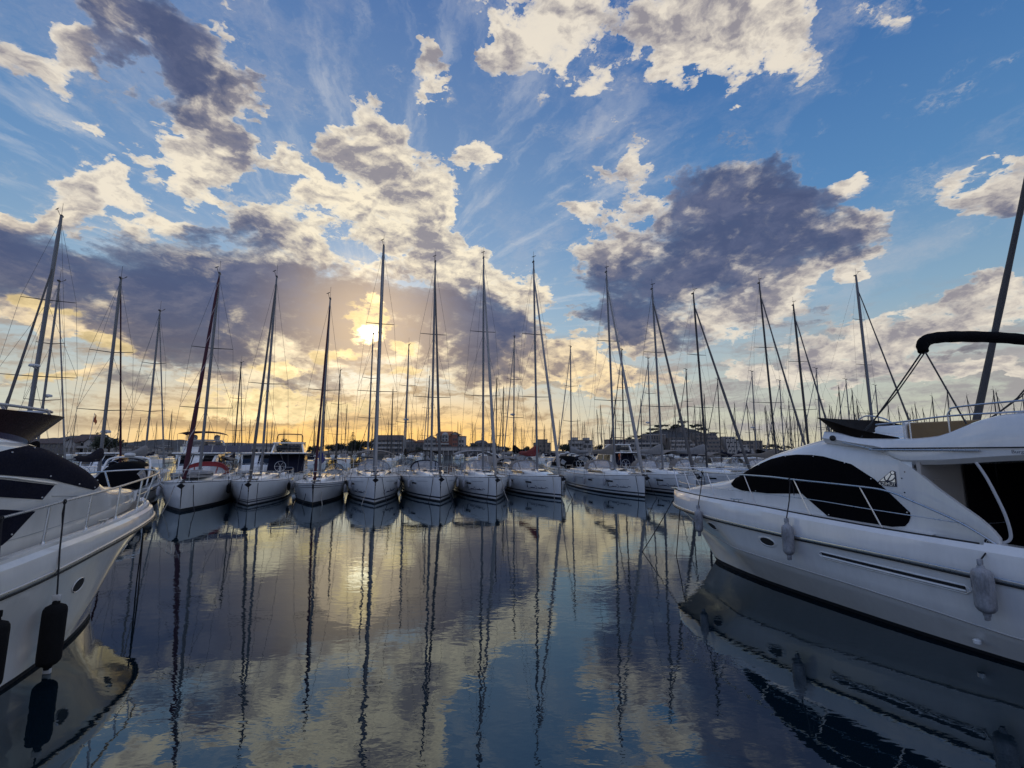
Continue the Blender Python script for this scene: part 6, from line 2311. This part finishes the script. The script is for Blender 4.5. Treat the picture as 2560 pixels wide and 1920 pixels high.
# long low range left and right of it
h = House('quay_house', 'long pale low house row at the foot of the left hill', -262, 262)
h.wall(-12, 14, 6, 9, 0, 'render_grey')
h.gable(-12, 14, 6, 2.2, 9, 0, 'rooftile_dark', along='x')
h.windows(-12, 14, 1.6, 9, 2, 1.4, 1.5, 2.9)
# town on the far slope
protos = []
hill_g = 'small houses of the town on the far left slope'
for i in range(44):
    x = -1010 + rnd.uniform(-130, 170)
    t = rnd.random()
    y = 1110 + t * 260
    z = -1 + t * t * 26
    if i < 4:
        b = House('town_house', 'small pale house in the town on the far left slope', 0, 0, 0, 0, 'house', hill_g)
        w = rnd.uniform(9, 15)
        b.wall(-w / 2, w / 2, rnd.uniform(6, 9), 9, 0, ('render_white', 'render_cream')[i % 2])
        b.windows(-w / 2, w / 2, 2.0, 3, 2, 1.3, 1.5)
        b.parapet(-w / 2, w / 2, 7.0 if i % 2 else 8.0, 9, 0, 'rooftile_dark')
        o = b.e
        protos.append(tree_of(o))
    else:
        o = copy_tree(protos[i % 4])
    o.location = (x, y, z)
    o.rotation_euler = (0, 0, rnd.uniform(-.4, .4))
h = House('warehouse', 'long low white shed on the left quay under the hill', -170, 300)
h.wall(-14, 16, 5.2, 10, 0, 'render_white')
h.gable(-14, 16, 5.2, 1.3, 10, 0, 'roof_grey', along='x')
h.windows(-14, 16, 1.8, 10, 1, 1.6, 1.8)
h = House('quay_house', 'small tan house left of the round dark tree', -139, 296)
h.wall(-4, 4, 6.8, 8, 0, 'render_cream')
h.parapet(-4, 4, 6.8, 8)
h.windows(-4, 4, 1.8, 3, 2)
# low roofed hotel
h = House('hotel_building', 'broad hotel with a brown hipped roof and white balcony lines behind the mid masts', -82, 305)
h.wall(-9, 10, 8.8, 12, 0, 'render_cream')
h.gable(-9, 10, 8.8, 3.2, 12, 0, 'rooftile_dark', along='x')
h.windows(-9, 10, 2.0, 7, 3, 1.5, 1.7, 2.9)
h.slabs(-9.2, 10.2, 3.3, 2, 2.9)
h = House('apartment_house', 'lower house row with ochre roofs left of the orange roofed block', -65, 308)
h.wall(-8, 9, 7.6, 10, 0, 'render_grey')
h.gable(-8, 1, 7.6, 2.0, 10, 0, 'rooftile')
h.gable(1.4, 9, 7.4, 1.4, 10, .3, 'rooftile', along='x')
h.windows(-8, 9, 2.0, 6, 2, 1.3, 1.6, 3.0)
# the orange roofed apartment block
h = House('apartment_block', 'tall apartment block with orange tiled gables, white bays and brick tower', -44, 300)
h.wall(-12.5, -4.8, 8.6, 10, 1.0, 'render_grey')
h.gable(-12.8, -4.8, 8.6, 2.6, 10, 1.0, 'rooftile')
h.wall(-4.8, 5.4, 11.6, 12, 0, 'brick')
h.gable(-5.2, 5.8, 11.6, 2.6, 12, 0, 'rooftile', along='x')
h.wall(5.4, 9.0, 12.2, 12, -.6, 'brick')
h.gable(4.6, 9.6, 12.2, 1.6, 12, -.6, 'rooftile')
h.wall(9.0, 13.4, 10.8, 11, .4, 'render_white')
h.parapet(9.0, 13.4, 10.8, 11, .4)
for x0, x1 in ((-4.4, -2.2), (-1.4, 3.0)):
    bm = bmesh.new()
    box(bm, ((x0 + x1) / 2, -.6, 9.7), (x1 - x0, 1.4, 4.2), bev=.1)
    obj('bay', bm, 'render_white', h.e, smooth=False)
    h.windows(x0 + .1, x1 - .1, 8.7, 2 if x1 - x0 > 3 else 1, 2, 1.2, 1.3, 1.9, -1.35)
bm = bmesh.new()
lathe(bm, [(2.0, 0), (1.9, .8), (1.2, 1.5), (.02, 1.8)], (.8, -.3, 11.8), 12)
obj('dormer', bm, 'render_white', h.e)
h.windows(-4.4, 5.0, 2.0, 5, 2, 1.3, 1.5, 2.7)
h.slabs(-4.6, 3.4, 3.1, 2, 2.7, 0)
h.windows(-12.2, -5.2, 2.0, 3, 3, 1.4, 1.6, 2.7, 1.0)
h.slabs(-12.3, -5.2, 3.1, 2, 2.7, 1.0)
h.windows(9.4, 13.0, 2.0, 2, 3, 1.2, 1.6, 2.9, .4)
h.windows(5.8, 8.6, 3.0, 2, 3, .8, 1.4, 3.0, -.6)
# quay terrace with white columns
h = House('quay_arcade', 'low white arcade on the quay below the orange roofed block', -28, 285, 0, .2)
h.wall(-26, 22, 2.0, 6, 0, 'render_white', 3.0)
h.wall(-26, 22, 3.0, 5, 1.0, 'render_grey')
h.parapet(-26, 22, 5.0, 6)
for i in range(17):
    bm = bmesh.new()
    box(bm, (-26 + i * 3, .2, 1.5), (.4, .35, 3.0))
    obj('column', bm, 'render_white', h.e, smooth=False)
h = House('domed_house', 'house with a low pale domed roof right of the orange roofed block', -20, 312)
h.wall(-8, 9, 6.4, 10, 0, 'render_grey')
bm = bmesh.new()
lathe(bm, [(4.6, 0), (4.3, .9), (3.0, 1.9), (.02, 2.4)], (-1, 4, 6.6), 16)
obj('roof', bm, 'roof_grey', h.e)
h.parapet(-8, 9, 6.4, 10)
h.windows(-8, 9, 1.8, 6, 2)
h = House('apartment_block', 'pale low block with stepped roofs, left of the white arched building', 20, 306)
h.wall(-5.5, 5.5, 6.6, 9, 0, 'render_cream')
h.wall(-3, 3.5, 2.2, 7, 1, 'render_cream', 6.6)
h.parapet(-5.5, 5.5, 6.6)
h.parapet(-3, 3.5, 8.8, 7, 1)
h.windows(-5.2, 5.2, 1.8, 4, 2)
# white block with arches
h = House('apartment_block', 'white block with stepped parapets and an arched upper window, behind the open gap', 45, 300)
h.wall(-7.5, 7.0, 8.2, 10, 0, 'render_white')
h.wall(-6.0, -2.4, 2.2, 8, 1, 'render_white', 8.2)
h.wall(1.8, 5.4, 2.0, 8, 1, 'render_white', 8.2)
h.parapet(-7.5, 7.0, 8.2, 10)
h.windows(1.0, 6.4, 7.6, 1, 1, 2.6, 1.9)
h.windows(-6.8, 0.4, 2.2, 3, 2, 1.2, 1.5)
for x in (2.2, 5.2):
    bm = bmesh.new()
    prism(bm, [(x + 1.05 * math.cos(a), -.1, 4.6 + 1.05 * math.sin(a)) for a in [PI * q / 10 for q in range(11)]] + [(x - 1.05, -.1, 3.6), (x + 1.05, -.1, 3.6)], (0, .12, 0))
    obj('arch_window', bm, 'pane', h.e, smooth=False)
h.slabs(-7, 0.8, 3.4, 2)
# long flats towards the headland
h = House('apartment_block', 'long flat roofed block with dark balconies, left of the headland', 72, 302)
h.wall(-10, 8, 8.6, 11, 0, 'render_cream')
h.parapet(-10, 8, 8.6, 11)
h.windows(-4, 8, 1.9, 6, 3, 1.3, 1.5, 2.8)
h.slabs(-3.5, 8, 3.2, 2, 2.8)
h = House('apartment_block', 'flat roofed pale block at the foot of the headland, second from the white arched building', 89, 306)
h.wall(-8, 8, 8.8, 11, 0, 'render_grey')
h.parapet(-8, 8, 8.8, 11)
h.windows(-8, 8, 1.9, 7, 3, 1.3, 1.5, 2.8)
h.slabs(-8, 8, 3.2, 2, 2.8)
h = House('apartment_block', 'tall pale slab with vertical window strips on the headland slope', 102, 330, 0, 4.0)
h.wall(-7, 7.4, 10.2, 11, 0, 'render_cream')
h.parapet(-7, 7.4, 10.2, 11, 0, 'render_white')
h.windows(-6.6, 4.0, 2.4, 6, 3, .9, 2.3, 3.0)
h = House('terraced_flats', 'terraced flats stepping up the headland with white balcony rails', 118, 318)
for k in range(4):
    h.wall(-10 + k * .8, 12 - k * 1.6, 2.7, 9, k * 2.4, 'render_cream', k * 2.7)
    h.windows(-9 + k * .8, 11 - k * 1.6, 1.4 + k * 2.7, 7, 1, 1.6, 1.5, 3, k * 2.4)
    h.slabs(-10 + k * .8, 12 - k * 1.6, k * 2.7 + .1, 1, 3, k * 2.4, 1.2)
h = House('terraced_flats', 'taller brown terraced flats below the pine crest', 138, 322)
for k in range(5):
    h.wall(-9, 9 - k * .6, 2.8, 9, k * 1.4, 'render_grey', k * 2.8)
    h.windows(-8.6, 8.4 - k * .6, 1.4 + k * 2.8, 6, 1, 1.4, 1.5, 3, k * 1.4)
    h.slabs(-9, 9 - k * .6, k * 2.8 + .1, 1, 3, k * 1.4, 1.0, 'render_cream')
h = House('castle_wall', 'old stone tower block at the top of the pine headland', 152, 418, 0, 19.4)
h.wall(-8, 6, 3.6, 6, 0, 'render_grey')
h.wall(-1, 4, 5.0, 6, -.5, 'render_grey')
h.parapet(-8, 6, 3.6, 6)
h = House('terraced_flats', 'white stepped flats at the right end of the headland', 157, 322)
for k in range(4):
    h.wall(-8 + k * .2, 10 - k * 3.4, 2.9, 9, k * 1.2, 'render_white', k * 2.9)
    h.windows(-7.6, 9.4 - k * 3.4, 1.4 + k * 2.9, 6 - k, 1, 1.5, 1.5, 3, k * 1.2)
    h.slabs(-8, 10 - k * 3.4, k * 2.9 + .1, 1, 3, k * 1.2, 1.2)
h = House('apartment_block', 'small ochre block with a greenish roof right of the stepped flats', 172, 330)
h.wall(-6, 6, 8.4, 9, 0, 'render_cream')
h.parapet(-6, 6, 8.4, 9, 0, 'roof_grey')
h.windows(-6, 6, 1.8, 4, 3, 1.4, 1.5, 2.7)
